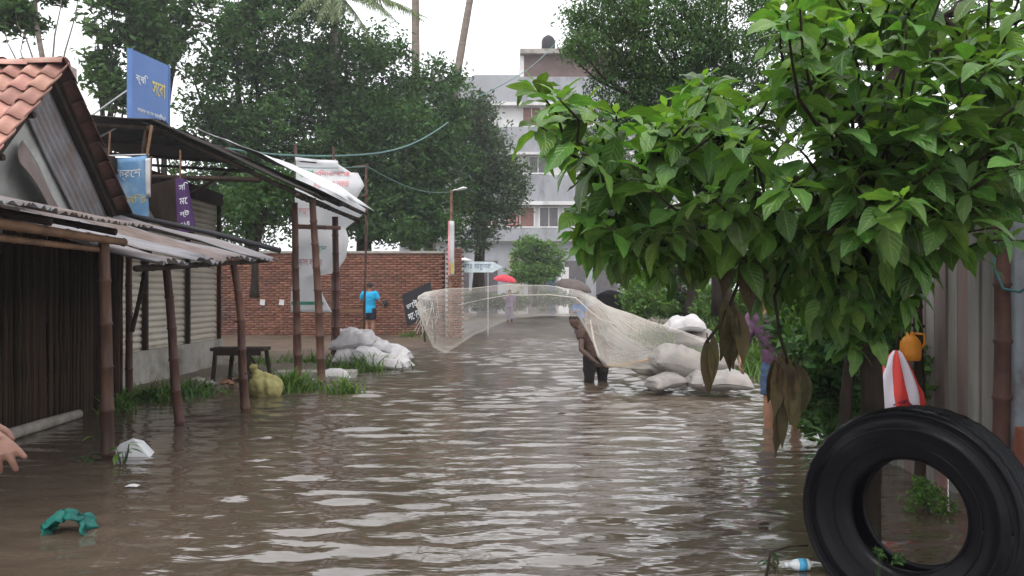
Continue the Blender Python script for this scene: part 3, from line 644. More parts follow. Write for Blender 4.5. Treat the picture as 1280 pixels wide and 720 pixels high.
# ------------------------------------------------------------------ black tilted board, lamp post, arrow sign
bs = thing('black_notice_board', 'tilted black board with white lettering leaning by the brick wall', 'signboard', tuple(P(522, 424, 24)))
c0, c1 = P(509, 408, 24), P(545, 391, 24.1); c2, c3 = P(537, 352, 24.1), P(502, 369, 24)
ux = (c1 - c0); uz = (c3 - c0); n_ = ux.cross(uz).normalized()
mb = MB(); v = [c0, c1, c0 + ux + uz, c3]; mb.add(v + [p - n_ * .04 for p in v], [(0, 1, 2, 3), (7, 6, 5, 4), (0, 4, 5, 1), (1, 5, 6, 2), (2, 6, 7, 3), (3, 7, 4, 0)]); mb.build('board', M_black, bs)
W_, H_ = ux.length, uz.length
text_on('lettering', 'ভাই ভাই', W_ * .82, H_ * .25, M_tw, bs, c0, ux, uz, W_ * .5, H_ * .58); text_on('lettering', 'দোকান', W_ * .62, H_ * .24, M_tw, bs, c0, ux, uz, W_ * .4, H_ * .24)
MB().bar(c0.lerp(c1, .55) - n_ * .05, Vector((c0.lerp(c1, .62).x, 24.12, -.1)), .05).build('leg', M_dwood, bs); MB().bar(c0.lerp(c1, .55) + uz * .9 - n_ * .05, c0.lerp(c1, .55) - n_ * .05, .05).build('spine', M_dwood, bs)
MB().bar(c0.lerp(c1, .9) - n_ * .05, Vector((c1.x - .02, 24.3, -.1)), .04).build('leg', M_dwood, bs)

lp = thing('lamp_post', 'wooden street lamp post with white lamp head at the end of the brick wall', 'street lamp', (X(563, 26.3), 26.3, 0))
bamboo('pole', (X(563, 26.3), 26.3, -.1), (X(564, 26.3), 26.3, Z(237, 26.3)), .05, lp, M_wood)
h0 = P(563, 240, 26.3); MB().tube([h0, h0 + Vector((.12, -.02, .06)), h0 + Vector((.22, -.03, .07))], .022, 6).build('arm', M_steel, lp)
mb = MB(); mb.tube([h0 + Vector((.18, -.03, .05)), h0 + Vector((.26, -.035, .075)), h0 + Vector((.40, -.05, .11)), h0 + Vector((.5, -.06, .11))], [.03, .07, .085, .03], 10, flat=.55, side=(0, 1, 0)); mb.build('lamp_head', M_white, lp, smooth=True)
vb = thing('narrow_banner', 'narrow white vertical banner with red edge tied to the lamp post', 'banner', tuple(P(563, 345, 26.0)))
o = MB().grid(lambda i, j: P(560.5 + 7 * i, 276 + 68 * j, 25.9) + Vector((0, .1 * i + .04 * math.sin(j * 8), 0)), 3, 10).build('sheet', M_white, vb, smooth=True); o.modifiers.new('s', 'SOLIDIFY').thickness = .004
o = MB().grid(lambda i, j: P(560 + 2 * i, 276 + 68 * j, 25.86) + Vector((0, .04 * math.sin(j * 8), 0)), 1, 10).build('red_edge', M_tr, vb); o.modifiers.new('s', 'SOLIDIFY').thickness = .004
o = MB().grid(lambda i, j: P(563 + 4 * i, 328 + 14 * j, 25.84) + Vector((0, .1 * i + .04 * math.sin((.76 + .2 * j) * 8), 0)), 1, 2).build('yellow_patch', M_ty, vb); o.modifiers.new('s', 'SOLIDIFY').thickness = .003
sr = thing('small_tin_roof', 'small white tin canopy sticking out behind the brick pier', 'canopy', tuple(P(575, 390, 28)))
MB().bar(P(566, 319, 28), P(585, 326, 27.6), .5, .03).build('sheet', M_white, sr); MB().bar(P(570, 322, 28), Vector((X(572, 28), 28, -.1)), .09).build('post', M_dwood, sr); MB().box((X(574, 28.3), 28.3, .9), (.25, .3, 2.0)).build('post_box', M_dwood, sr)

ar = thing('arrow_sign', 'white arrow-shaped road sign with dark lettering on two posts', 'sign', tuple(P(577, 420, 28)))
dA = 27.6; pts = [(575, 327), (616, 327), (628, 333.5), (616, 340.5), (575, 340.5)]; v = [P(a, b_, dA) for a, b_ in pts]; k = 5
MB().add(v + [p + Vector((0, .03, 0)) for p in v], [tuple(range(k))[::-1], tuple(range(k, 2 * k))] + [(i, (i + 1) % k, (i + 1) % k + k, i + k) for i in range(k)]).build('arrow_board', mat('pale_blue_board', (0.62, 0.72, 0.76), rough=.5, bump=.05), ar)
o0 = P(575, 340.5, dA); wd = X(616, dA) - X(575, dA)
text_on('lettering', 'ডাঃ ঝরুনর', wd * .84, .21, M_tk, ar, o0, (1, 0, 0), (0, 0, 1), wd * .52, .17)
MB().bar((X(577, dA), dA + .06, -.2), (X(577, dA), dA + .06, Z(327, dA)), .10).build('post', M_white, ar); MB().bar((X(610, dA), dA + .06, -.2), (X(610, dA), dA + .06, Z(333, dA)), .03).build('post', M_steel, ar)

# ------------------------------------------------------------------ sacks, bench, heaps
M_sackw = mat('white_woven_sack', (0.55, 0.53, 0.54), (0.40, 0.385, 0.39), rough=.75, scale=5, bump=.35, bscale=60, dirt=(0.36, 0.31, 0.28), dirt_scale=3, dirt_thr=(.55, .75), objrand=.08)
M_sackg = mat('grey_woven_sack', (0.30, 0.285, 0.275), (0.20, 0.19, 0.18), rough=.75, scale=5, bump=.35, bscale=60, dirt=(0.25, 0.20, 0.17), dirt_scale=2.5, dirt_thr=(.5, .75), objrand=.1)
M_sacky = mat('yellow_sack', (0.33, 0.30, 0.12), (0.24, 0.21, 0.08), rough=.7, scale=4, bump=.35, bscale=50, dirt=(0.20, 0.16, 0.07), dirt_scale=3, dirt_thr=(.55, .75))
def sack(name, label, c, size, rz, m, seed, ry=0, group=None, tied=False):
    """filled woven sack: a sagging pillow with pinched corners, seams and creases"""
    n, k = 44, 30; L_, W_, H_ = size; mb = MB(); sv = Vector((seed * 7.3, seed * 1.7, seed * 3.9))
    def surf(i, j, top):
        u, v = -1 + 2 * i, -1 + 2 * j
        e = (max(0, 1 - abs(u) ** (2 if tied else 3.4)) * max(0, 1 - abs(v) ** (2 if tied else 2.6))) ** .55
        x = u * L_ / 2 * (1 - .10 * (1 - abs(v)) * (abs(u) > .9) - .05 * v * v); y = v * W_ / 2 * (1 - .12 * u ** 6 + .06 * (1 - u * u))
        if tied: x, y = u * math.sqrt(1 - v * v / 2) * L_ / 2, v * math.sqrt(1 - u * u / 2) * W_ / 2; e = max(0, (1 - u * u) * (1 - v * v)) ** .42
        z = (H_ * .62 if top else -H_ * .38) * e
        if tied and u > .62: t = (u - .62) / .38; y *= 1 - .72 * t; z = z * (1 - .6 * t) + .35 * H_ * t
        p = Vector((x, y, z)); q = p + sv
        d = noise.noise(q * 3.2) * .085 + noise.noise(Vector((q.x * 7, q.y * 4, q.z * 7))) * .035 - abs(noise.noise(Vector((q.x * 13, q.y * 8, q.z * 10)))) * .03 * e
        p.z += d * (H_ / .3) * (.35 + .65 * e) * (1 if top else .4); p.y += noise.noise(q * 5 + Vector((3, 3, 3))) * .035; p.x += noise.noise(q * 5 + Vector((8, 3, 1))) * .035
        p.z -= .10 * H_ * u * u
        return p
    mb.grid(lambda i, j: surf(i, j, True), n, k); mb.grid(lambda i, j: surf(i, 1 - j, False), n, k); me = mb.mesh(name)
    bm = bmesh.new(); bm.from_mesh(me); bmesh.ops.remove_doubles(bm, verts=bm.verts, dist=.0012); bmesh.ops.recalc_face_normals(bm, faces=bm.faces); bm.to_mesh(me); bm.free()
    me.transform(Matrix.Translation(c) @ Matrix.Rotation(R(rz), 4, 'Z') @ Matrix.Rotation(R(ry), 4, 'Y') @ Matrix.Rotation(R((seed * 37) % 19 - 9), 4, 'X'))
    return tag(link(name, me, m, None, c, True), label, 'sack', group)
G1 = 'white sacks heaped on the mud bank'; G2 = 'grey sacks heaped in the water on the right'
for i, (px, py, d, s, rz, ry, lab) in enumerate((
        (447, 448, 16.6, (.95, .5, .34), 8, 4, 'white sack at the bottom left of the heap behind the bamboo poles'),
        (441, 427, 16.7, (.9, .55, .36), -6, -6, 'topmost white sack of the heap, behind the bamboo poles'),
        (462, 432, 17.0, (.85, .5, .36), 20, 14, 'white sack sloping down from the top of the heap'),
        (462, 447, 16.4, (.7, .45, .3), 50, 8, 'crumpled white sack in the middle of the heap'),
        (487, 443, 17.3, (.95, .5, .28), -8, 6, 'white sack at the upper right of the heap'),
        (489, 452, 16.6, (.85, .5, .26), -14, 8, 'white sack at the right end of the heap by the water'),
        (478, 455, 15.9, (.75, .42, .22), 4, 4, 'flat white sack at the water front of the heap'))):
    sack('white_sack', lab, P(px, py, d), s, rz, M_sackw, i + 1, ry, G1)
sack('small_white_sack', 'small white sack lying alone in front of the grass by the middle bamboo poles', P(420, 470, 14.4), (.5, .4, .2), 18, M_sackw, 12, 6)
ys_ = MB(); yc = P(332, 484, 11.9); ys_.ball(yc, (.235, .20, .20), 20, 14); ys_.ball(yc + Vector((.05, 0, -.06)), (.20, .2, .14), 16, 10); ys_.tube([yc + Vector((-.10, 0, .12)), yc + Vector((-.15, 0, .22)), yc + Vector((-.17, -.02, .29))], [.10, .045, .06], 10)
ym = remeshed(ys_, .012, 6, 'yellow_sack'); yn = [v.normal.copy() for v in ym.vertices]
for v_, n_ in zip(ym.vertices, yn): v_.co += n_ * (noise.noise(v_.co * 5) * .05 + noise.noise(Vector((v_.co.x * 14, v_.co.y * 14, v_.co.z * 5))) * .022 - abs(noise.noise(v_.co * 11)) * .022)
tag(link('yellow_sack', ym, M_sacky, None, tuple(yc), True), 'dirty yellow sack half in the water beside the dark bench', 'sack')
for i, (px, py, d, s, rz, ry, lab) in enumerate((
        (857, 406, 12.6, (.66, .45, .30), 6, 0, 'pale sack topmost on the heap right of the thrown net'),
        (868, 424, 12.7, (.7, .5, .3), -10, 0, 'brownish sack lying under the topmost pale sack'),
        (846, 452, 12.2, (.85, .6, .46), 12, 12, 'big grey sack at the front of the right heap'),
        (908, 478, 11.8, (.8, .45, .28), -4, 2, 'low pale sack beside the purple shirt in the water'),
        (896, 452, 12.9, (.7, .45, .30), 10, 0, 'grey sack behind the hanging dry leaves'),
        (832, 478, 11.9, (.6, .42, .24), 25, -8, 'small wet grey sack nearest the water on the right heap'),
        (816, 462, 12.6, (.7, .5, .34), 40, 14, 'sunken grey sack at the left end of the right heap'), (885, 478, 11.9, (.7, .4, .28), 8, 6, 'half sunken sack between the big grey sack and the purple shirt'))):
    sack('grey_sack', lab, P(px, py, d), tuple(q_ * .88 for q_ in s), rz, M_sackw if i == 0 else M_sackg, 40 + i, ry, G2)
bn = thing('wooden_bench', 'dark weathered wooden bench beside the yellow sack', 'bench', tuple(P(300, 476, 14.2)))
bx0, bx1 = X(268, 14.0), X(334, 14.0); zt = Z(436, 14.0)
MB().box(((bx0 + bx1) / 2, 14.0, zt), (bx1 - bx0, .42, .05)).build('seat', M_dwood, bn); MB().box(((bx0 + bx1) / 2, 13.82, zt - .06), (bx1 - bx0 - .1, .03, .07)).build('apron', M_dwood, bn)
for tx, dx, yy in ((.07, -.06, 13.85), (.24, -.06, 14.16), (-.26, .03, 13.85), (-.06, .09, 14.16)):
    x = bx0 + tx if tx > 0 else bx1 + tx
    MB().bar((x, yy, zt - .02), (x + dx, yy, -.16), .07, .05).build('leg', M_dwood, bn)
MB().bar((bx1 - .26, 13.84, zt - .05), (bx1 + .04, 13.84, -.02), .035).build('brace', M_dwood, bn)
# stepping slab and rubbish along the bank
o = MB().box((X(392, 14.3), 14.5, .02), (1.3, .5, .16), Matrix.Rotation(R(5), 3, 'Z')).build('concrete_slab', M_conc, None, (X(392, 14.3), 14.5, 0)); tag(o, 'wet concrete slab at the foot of the bamboo poles', 'slab')
for (px_, d_, kind, lab) in ((252, 12.4, 0, 'short dark stick lying in the mud left of the bench'), (276, 12.9, 0, 'longer dark stick under the left end of the bench'), (293, 13.3, 0, 'piece of dark scrap wood under the middle of the bench'), (262, 12.6, 1, 'crumpled grey plastic scrap on the mud left of the bench'), (284, 12.7, 2, 'brown scrap of rubbish in front of the bench'), (247, 13.1, 3, 'pale lump of rubble beside the shop plinth')):
    c = Vector((X(px_, d_), d_, .06))
    if kind == 0: o = MB().bar(c, c + Vector((.32 if px_ != 252 else .18, -.12, .05 + .03 * (px_ % 3))), .035, .03).build('wood_scrap', M_dwood, None, tuple(c))
    else: o = MB().grid(lambda i, j: c + Vector(((i - .5) * .2 + .03 * nz3((i * 5, j * 5, kind)), (j - .5) * .13, .03 + .05 * nz3((i * 6 + kind, j * 6, 2)) + .04 * math.sin(i * 3.1) * math.sin(j * 3.1))), 8, 8).build('rubbish_scrap', (M_sackg, M_wood, M_conc)[kind - 1], None, tuple(c), True); o.modifiers.new('s', 'SOLIDIFY').thickness = .02
    tag(o, lab, 'wood scrap' if kind == 0 else 'rubbish', 'rubbish round the bench')
fo = MB(); c = P(166, 568, 7.55); base = Vector((c.x, 7.55, 0))
v = [(-.20, -.06, -.04), (.20, -.07, -.04), (.18, .12, -.04), (-.2, .12, -.04), (-.10, -.02, .10), (.0, -.0, .145), (.06, .08, .11), (-.14, .1, .07)]
fo.add([base + Vector(p) for p in v], [(3, 2, 1, 0), (0, 1, 5, 4), (1, 2, 6, 5), (2, 3, 7, 6), (3, 0, 4, 7), (4, 5, 6, 7)])
tag(fo.build('foam_slab', M_white, None, tuple(base)), 'broken white foam slab in the water at the foot of the nearest bamboo pole', 'foam slab')
# ------------------------------------------------------------------ far building
M_bw = mat('building_white', (0.62, 0.62, 0.62), (0.53, 0.53, 0.53), rough=.85, scale=.6, bump=.05, dirt=(0.28, 0.275, 0.28), dirt_scale=.9, dirt_thr=(.5, .75), stretch=(1, 1, .3))
M_bg = mat('building_grey', (0.31, 0.32, 0.345), (0.26, 0.27, 0.29), rough=.85, scale=.5, bump=.05, dirt=(0.15, 0.15, 0.165), dirt_scale=.9, dirt_thr=(.5, .75), stretch=(1, 1, .4))
M_pane = mat('dark_glass', (0.10, 0.09, 0.10), (0.06, 0.055, 0.06), rough=.25, bump=0, spec=.5); M_brb = mat('building_brick', (0.135, 0.095, 0.09), (0.10, 0.07, 0.066), rough=.9, scale=2, bump=.2)
M_brown = mat('brown_window', (0.22, 0.12, 0.10), (0.15, 0.08, 0.07), rough=.5, bump=0)
DB = 57.0; bx = lambda px: X(px, DB); bz = lambda py: Z(py, DB)
fb = thing('apartment_building', 'grey and white four-storey building with banded balconies behind the trees', 'building', (3, DB, 0))
def slab(nm, px0, px1, py0, py1, m, proud=0.0, depth=8.0, par=fb):
    return MB().box(((bx(px0) + bx(px1)) / 2, DB - proud + depth / 2, (bz(py0) + bz(py1)) / 2), (bx(px1) - bx(px0), depth, abs(bz(py1) - bz(py0)))).build(nm, m, par)
slab('wall', 500, 900, 96, 396, M_bw, 0, 9)
for (y0, y1) in ((98, 130), (160, 192), (220, 253), (286, 302)): slab('balcony_band', 498, 902, y0, y1, M_bg, .45, 1.0)
for (y0, y1) in ((129.6, 133.6), (191.6, 194.6), (252.6, 257)): slab('ledge', 497, 903, y0, y1, M_bw, .55, 1.2)
slab('ground_floor', 499, 901, 304, 395, M_bg, .02, .4); slab('gate_panel', 634, 654, 318, 395, M_conc, .12, .2)
for px in (560, 596, 660, 706, 745): slab('ground_opening', px, px + 26, 326, 393, M_pane, .06, .2)
slab('blue_door', 684, 694, 338, 394, mat('blue_door', (0.05, 0.07, 0.17), bump=0), .1, .2); slab('pale_door', 698, 711, 334, 394, M_bw, .1, .2)
slab('penthouse', 655, 775, 66, 97, M_brb, -.3, 5); slab('penthouse_side', 650.5, 655, 68, 97, M_bw, -.3, 5); slab('penthouse_roof', 650, 778, 61, 67, M_conc, .1, 6)
slab('parapet', 592, 650, 95, 100, M_bg, .3, .4)
def win(px0, px1, py0, py1, m):
    f = MB(); t = .09; x0, x1, z0, z1 = bx(px0), bx(px1), bz(py1), bz(py0); y = DB - .06
    f.box(((x0 + x1) / 2, y, z0), (x1 - x0 + .1, .14, t)); f.box(((x0 + x1) / 2, y, z1), (x1 - x0 + .1, .14, t)); f.box((x0, y, (z0 + z1) / 2), (t, .14, z1 - z0 - .1)); f.box((x1, y, (z0 + z1) / 2), (t, .14, z1 - z0 - .1)); f.box(((x0 + x1) / 2, y, (z0 + z1) / 2), (.05, .10, z1 - z0 - .1))
    w_ = f.build('window', M_bw, fb); MB().box(((x0 + x1) / 2, DB - .02, (z0 + z1) / 2), (x1 - x0 - .08, .06, z1 - z0 - .08)).build('pane', m, w_)
for (a, b_, c, d, m) in ((653, 676, 134, 158, M_brown), (718, 742, 134, 158, M_brown), (588, 611, 134, 158, M_brown), (661, 684, 196, 217, M_pane), (712, 735, 196, 217, M_pane), (600, 622, 196, 217, M_pane), (760, 783, 196, 217, M_pane),
                         (605, 624, 259, 284, M_brown), (632, 668, 259, 284, M_brown), (674, 698, 259, 284, M_pane), (704, 740, 259, 284, M_pane), (746, 780, 259, 284, M_brown)): win(a, b_, c, d, m)
c = P(641, 273, DB - .25); MB().box((c.x, DB - .25, c.z), (.6, .02, .8)).build('laundry', M_tr, fb)
wt = thing('water_tank', 'black plastic water tank standing on the roof of the far building', 'water tank', (bx(687), DB + 2, bz(61)))
MB().tube([(bx(687), DB + 2, bz(61)), (bx(687), DB + 2, bz(40)), (bx(687), DB + 2, bz(36)), (bx(687), DB + 2, bz(33))], [.47, .47, .36, .14], 16).build('tank_body', M_black, wt, smooth=True)
for k_, px in enumerate((668, 672)): tag(MB().bar((bx(px), DB + 1, bz(64)), (bx(px), DB + 1, bz(40)), .03).build('rebar_rod', M_steel, None, (bx(px), DB + 1, bz(64))), 'thin rod sticking up %s the black roof tank' % ('farther left of', 'just left of')[k_], 'rod')

cp = thing('concrete_column', 'unfinished concrete column with bare steel rods behind the tile gable', 'column', (X(79, 22), 22, 0))
MB().box((X(79, 22), 22, 3.5), (.46, .46, 7.06)).build('shaft', mat('pinkish_concrete', (0.42, 0.33, 0.30), (0.33, 0.25, 0.23), rough=.9), cp)
for px in (75, 79, 84): MB().bar((X(px, 22), 22, 7), (X(px, 22), 22, Z(72 + px % 5 * 3, 22)), .025).build('rod', M_steel, cp)

# ------------------------------------------------------------------ trees behind
TG = 'trees behind the brick wall'
tree('tall_dark_tree', 'tall dense dark green tree behind the shop roof, left of the palm', P(310, 372, 31), P(325, 120, 31), .32,
     [ell(312, 115, 31, 75, 105, 2), ell(355, 50, 31, 85, 85, 2), ell(270, 205, 31, 55, 75, 1), ell(360, 190, 30.5, 80, 80, 1.4), ell(300, 270, 31, 75, 50, .8), ell(300, -20, 31.5, 70, 60, .8)], 620, .66, 66, .2, 1, M_leafdark, M_bark, group=TG)
tree('broad_dark_tree', 'broad dark green tree in the middle above the brick wall', P(455, 372, 33), P(455, 150, 33), .35,
     [ell(450, 110, 33, 80, 75, 2), ell(480, 190, 32, 85, 80, 2), ell(430, 235, 32, 70, 70, 1.4), ell(540, 215, 33, 55, 85, 1.2), ell(500, 275, 31.5, 70, 40, 1), ell(545, 120, 33.5, 40, 50, .4)], 900, .64, 62, .2, 2, M_leafdark, M_bark, group=TG)
tree('grey_green_tree', 'lighter grey-green tree right of the leaning palm trunk', P(598, 372, 36), P(602, 180, 36), .25,
     [ell(600, 205, 36, 48, 60, 1.5), ell(585, 150, 36, 36, 36, .7), ell(622, 240, 35.5, 36, 45, .8), ell(590, 280, 35, 36, 34, .6), ell(640, 220, 35.5, 22, 26, .3)], 420, .52, 44, .17, 3, M_leafgrey, M_bark, group=TG)
tree('slender_left_tree', 'slender bright green tree with thin trunk just left of the roof signboard', P(135, 372, 26), P(133, 30, 26), .12,
     [ell(150, 25, 26, 50, 35, 1.2), ell(125, 90, 26, 24, 28, .7), ell(150, 115, 26, 20, 22, .5), ell(165, -15, 26, 60, 35, 1), ell(185, 60, 26.5, 28, 24, .5)], 130, .42, 44, .24, 4, M_leafmid, M_bark, nlimb=12, shell=.3)
tree('slender_back_tree', 'slender green tree with bare trunk right of the roof signboard', P(206, 372, 29), P(212, 10, 29), .13,
     [ell(215, 35, 29, 40, 40, 1), ell(190, 75, 29, 26, 30, .7), ell(235, 10, 29, 30, 30, .7), ell(180, 20, 29, 30, 30, .6)], 110, .42, 42, .22, 5, M_leafmid, M_bark, nlimb=12, shell=.3)
tree('far_left_tree', 'green tree with straight grey trunk at the far upper left corner', P(52, 372, 20), P(57, -30, 20), .11,
     [ell(18, 20, 20, 34, 24, 1.6), ell(70, -25, 20, 50, 28, 1), ell(-20, 0, 20, 40, 40, .8)], 130, .3, 36, .17, 6, M_leafmid, M_palmb, nlimb=8, shell=.3)
tree('under_tree', 'dim leafy small tree seen under the dark shop roof', P(318, 372, 24), P(320, 260, 24), .12, [ell(310, 255, 24, 46, 40, 1), ell(345, 235, 24, 36, 30, .6)], 120, .35, 30, .17, 16, M_leafdark, M_bark, nlimb=8, shell=.3)
tree('pale_bush_tree', 'pale green bushy tree in front of the far building', P(668, 384, 46), P(668, 335, 46), .12, [ell(660, 322, 46, 22, 26, 1), ell(684, 325, 46, 20, 24, .8), ell(668, 342, 45.5, 32, 14, .7)], 210, .4, 40, .18, 7, M_leaflight, M_bark)
tree('low_roadside_bush', 'low green bushes at the far end of the flooded road', P(610, 388, 50), P(610, 375, 50), .06, [ell(598, 376, 50, 26, 12, 1, .8), ell(640, 378, 50, 24, 10, 1, .8), ell(690, 374, 50, 30, 14, 1, .8)], 260, .32, 34, .15, 8, M_leafgrey, M_bark, nlimb=4, cat='bush')
tree('feathery_tree', 'feathery fine-leaved tree arching over the road at upper right', P(905, 392, 17), P(880, 120, 16.5), .2,
     [ell(760, 22, 15, 52, 26, .9, .9), ell(730, 60, 14.6, 26, 22, .3, .6), ell(830, 50, 15, 80, 60, 1.6), ell(790, 115, 15.2, 55, 55, .9), ell(900, 30, 15, 80, 70, 1.5), ell(860, 120, 15.5, 80, 60, 1.1), ell(960, 110, 16, 80, 90, 1), ell(1060, 60, 16, 90, 90, .8), ell(755, 190, 15.2, 26, 40, .3), ell(1180, 60, 16, 80, 80, .6)],
     1250, .26, 46, .075, 9, M_leafmid, M_bark, droop=.6, aspect=.38, nlimb=30)
tree('roadside_tree', 'green bushy tree on the right bank behind the black umbrella', P(864, 398, 21), P(868, 300, 21), .17, [ell(850, 300, 21.5, 60, 50, 1), ell(800, 330, 22, 36, 30, .6), ell(920, 300, 21, 50, 60, 1), ell(770, 310, 23, 30, 24, .4), ell(990, 280, 21, 60, 80, .9)], 420, .32, 38, .14, 10, M_leafmid, M_bark)
GB = 'green bushes on the right bank'
for k_, (px, py, d, rx, ry, lab) in enumerate(((805, 372, 20.5, 26, 26, 'bright green bush right behind the black umbrella'), (850, 372, 22.5, 34, 28, 'bright green bush left of the grey tree trunk on the bank'), (895, 380, 19.5, 26, 24, 'bright green bush behind the dry hanging leaves'), (930, 400, 17.5, 30, 40, 'green bush behind the purple shirt'))):
    tree('bank_bush', lab, P(px, py + ry, d), P(px, py, d), .05, [ell(px, py, d, rx, ry, 1), ell(px + 10, py + ry * .4, d - .2, rx, ry * .5, .6)], 110, .22, 34, .12, 50 + k_, M_leaflight, M_bark, group=GB, nlimb=6, cat='bush')
tree('dark_shrub', 'dark shaded shrub behind the foreground tree trunk', P(1040, 500, 8.2), P(1040, 450, 8.2), .05, [ell(1030, 470, 8.3, 50, 60, 1), ell(1070, 440, 8.0, 50, 70, 1), ell(1010, 400, 8.6, 50, 50, .8), ell(1125, 470, 7.4, 22, 60, .35), ell(1060, 520, 7.6, 60, 40, .6), ell(1065, 425, 6.7, 60, 55, 1.0), ell(1020, 455, 7.2, 40, 50, .7)], 400, .16, 30, .10, 60, M_leafdark, M_bark, nlimb=8, cat='shrub')
tree('fresh_shrub', 'small-leaved fresh green shrub in front of the purple shirt', P(1000, 470, 7.4), P(995, 395, 7.4), .03, [ell(1004, 380, 7.3, 26, 30, 1), ell(1020, 350, 7.4, 32, 26, .7), ell(1028, 400, 7.4, 26, 30, .5)], 100, .12, 26, .055, 61, M_leaflight, M_bark, nlimb=8, cat='shrub')
tree('fence_vine', 'thin leafy vine climbing beside the plank fence', P(1166, 560, 6.6), P(1158, 440, 6.6), .012, [ell(1162, 480, 6.5, 16, 36, 1, .1), ell(1170, 520, 6.5, 12, 18, .5, .1)], 22, .10, 12, .07, 62, M_leaflight, M_bark, nlimb=5, cat='vine')

# palms
def frond(mb, a, dirv, L_, droop, rs, w=.55):
    pts = []; a = Vector(a); d = Vector(dirv).normalized(); n = 12
    for i in range(n + 1):
        t = i / n; pts.append(a + d * (L_ * t) + Vector((0, 0, -droop * L_ * t * t)))
    mb.tube(pts, [.03 * (1 - .85 * i / n) for i in range(n + 1)], 5)
    for i in range(1, 46):
        t = i / 46; k = t * n; j = min(int(k), n - 1); p = pts[j].lerp(pts[j + 1], k - j); tg = (pts[j + 1] - pts[j]).normalized()
        side = tg.cross(Vector((0, 0, 1))).normalized()
        for s in (-1, 1):
            ll = w * math.sin(math.pi * (.12 + .85 * t)) * rs.uniform(.85, 1.1); e = p + side * s * ll * .6 + tg * ll * .35 + Vector((0, 0, -ll * rs.uniform(.45, .9)))
            m_ = p.lerp(e, .45) + Vector((0, 0, .05)); wv = tg * .022
            mb.add([p - wv, p + wv, m_ + wv, m_ - wv, e], [(0, 1, 2, 3), (3, 2, 4)])
M_palml = leafmat('palm_leaf', (0.115, 0.15, 0.065), (0.085, 0.12, 0.05), trans=.3)
def palm(label, base, mid, top, r0, fr_dirs, seed):
    t = thing('palm_tree', label, 'palm tree', tuple(base), 'palms behind the brick wall'); b0, m0, t0 = Vector(base), Vector(mid), Vector(top); pts = []
    for i in range(25):
        f = i / 24; pts.append(b0 * (1 - f) ** 2 + m0 * 2 * f * (1 - f) + t0 * f * f)
    MB().tube(pts, [r0 * (1.25 - .5 * i / 24) * (1 + .05 * (i % 2)) for i in range(25)], 10).build('trunk', M_palmb, t, smooth=True)
    rs = random.Random(seed)
    for dv, L_, dr in fr_dirs:
        mb = MB(); frond(mb, t0, dv, L_, dr, rs); mb.build('frond', M_palml, t)
std = [((math.cos(a), math.sin(a), .5), 3.6, .75) for a in np.linspace(0, 6.0, 11)]
palm('straight palm trunk rising out of the middle tree top', P(519, 372, 35), P(520, 100, 35), P(519, -90, 35), .17, std, 1)
palm('leaning palm trunk slanting to the right above the trees', P(530, 372, 34), P(556, 170, 34), P(600, -70, 34), .16, std, 2)
palm('palm with drooping dull fronds above the dark trees, at the top edge', P(405, 372, 33), P(412, 150, 33), P(420, -8, 30), .16, [((1, -.1, .05), 3.2, .35), ((.8, -.6, .0), 2.6, .5), ((-1, .1, .0), 2.4, .7), ((.3, -1, -.1), 1.6, .8), ((-.5, -.8, 0), 2.2, .7), ((.6, .6, .4), 3, .6), ((.1, -.9, -.3), 1.5, .7), ((1, .3, .3), 3.2, .5), ((-.2, -1, -.2), 1.6, .8), ((-.8, -.3, .4), 3, .6), ((.7, -.3, -.5), 1.8, .5)], 3)

# wires
def wire(name, label, pts, r=.012):
    v = []
    for a, b_ in zip(pts, pts[1:]):
        a, b_ = Vector(a), Vector(b_)
        for i in range(13):
            f = i / 12; v.append(a.lerp(b_, f) - Vector((0, 0, .22 * (b_ - a).length * .12 * math.sin(math.pi * f))))
    tag(MB().tube(v, r, 5).build(name, MATS.get('wire') or mat('wire', (0.12, 0.22, 0.21), bump=0), None, tuple(v[0])), label, 'cable')
wire('cable', 'green cable sagging from the shop roof up to the leaning palm trunk', [P(262, 182, 17), P(415, 195, 18.2), P(560, 153, 30)], .02)
wire('cable', 'thin cable running from the shop roof edge to the lamp post', [P(300, 200, 16), P(459, 208, 18.6), P(563, 240, 26.3)], .009)
wire('cable', 'thin cable crossing the sky to the far building roof', [P(600, 120, 34), P(720, 20, 57)], .02)

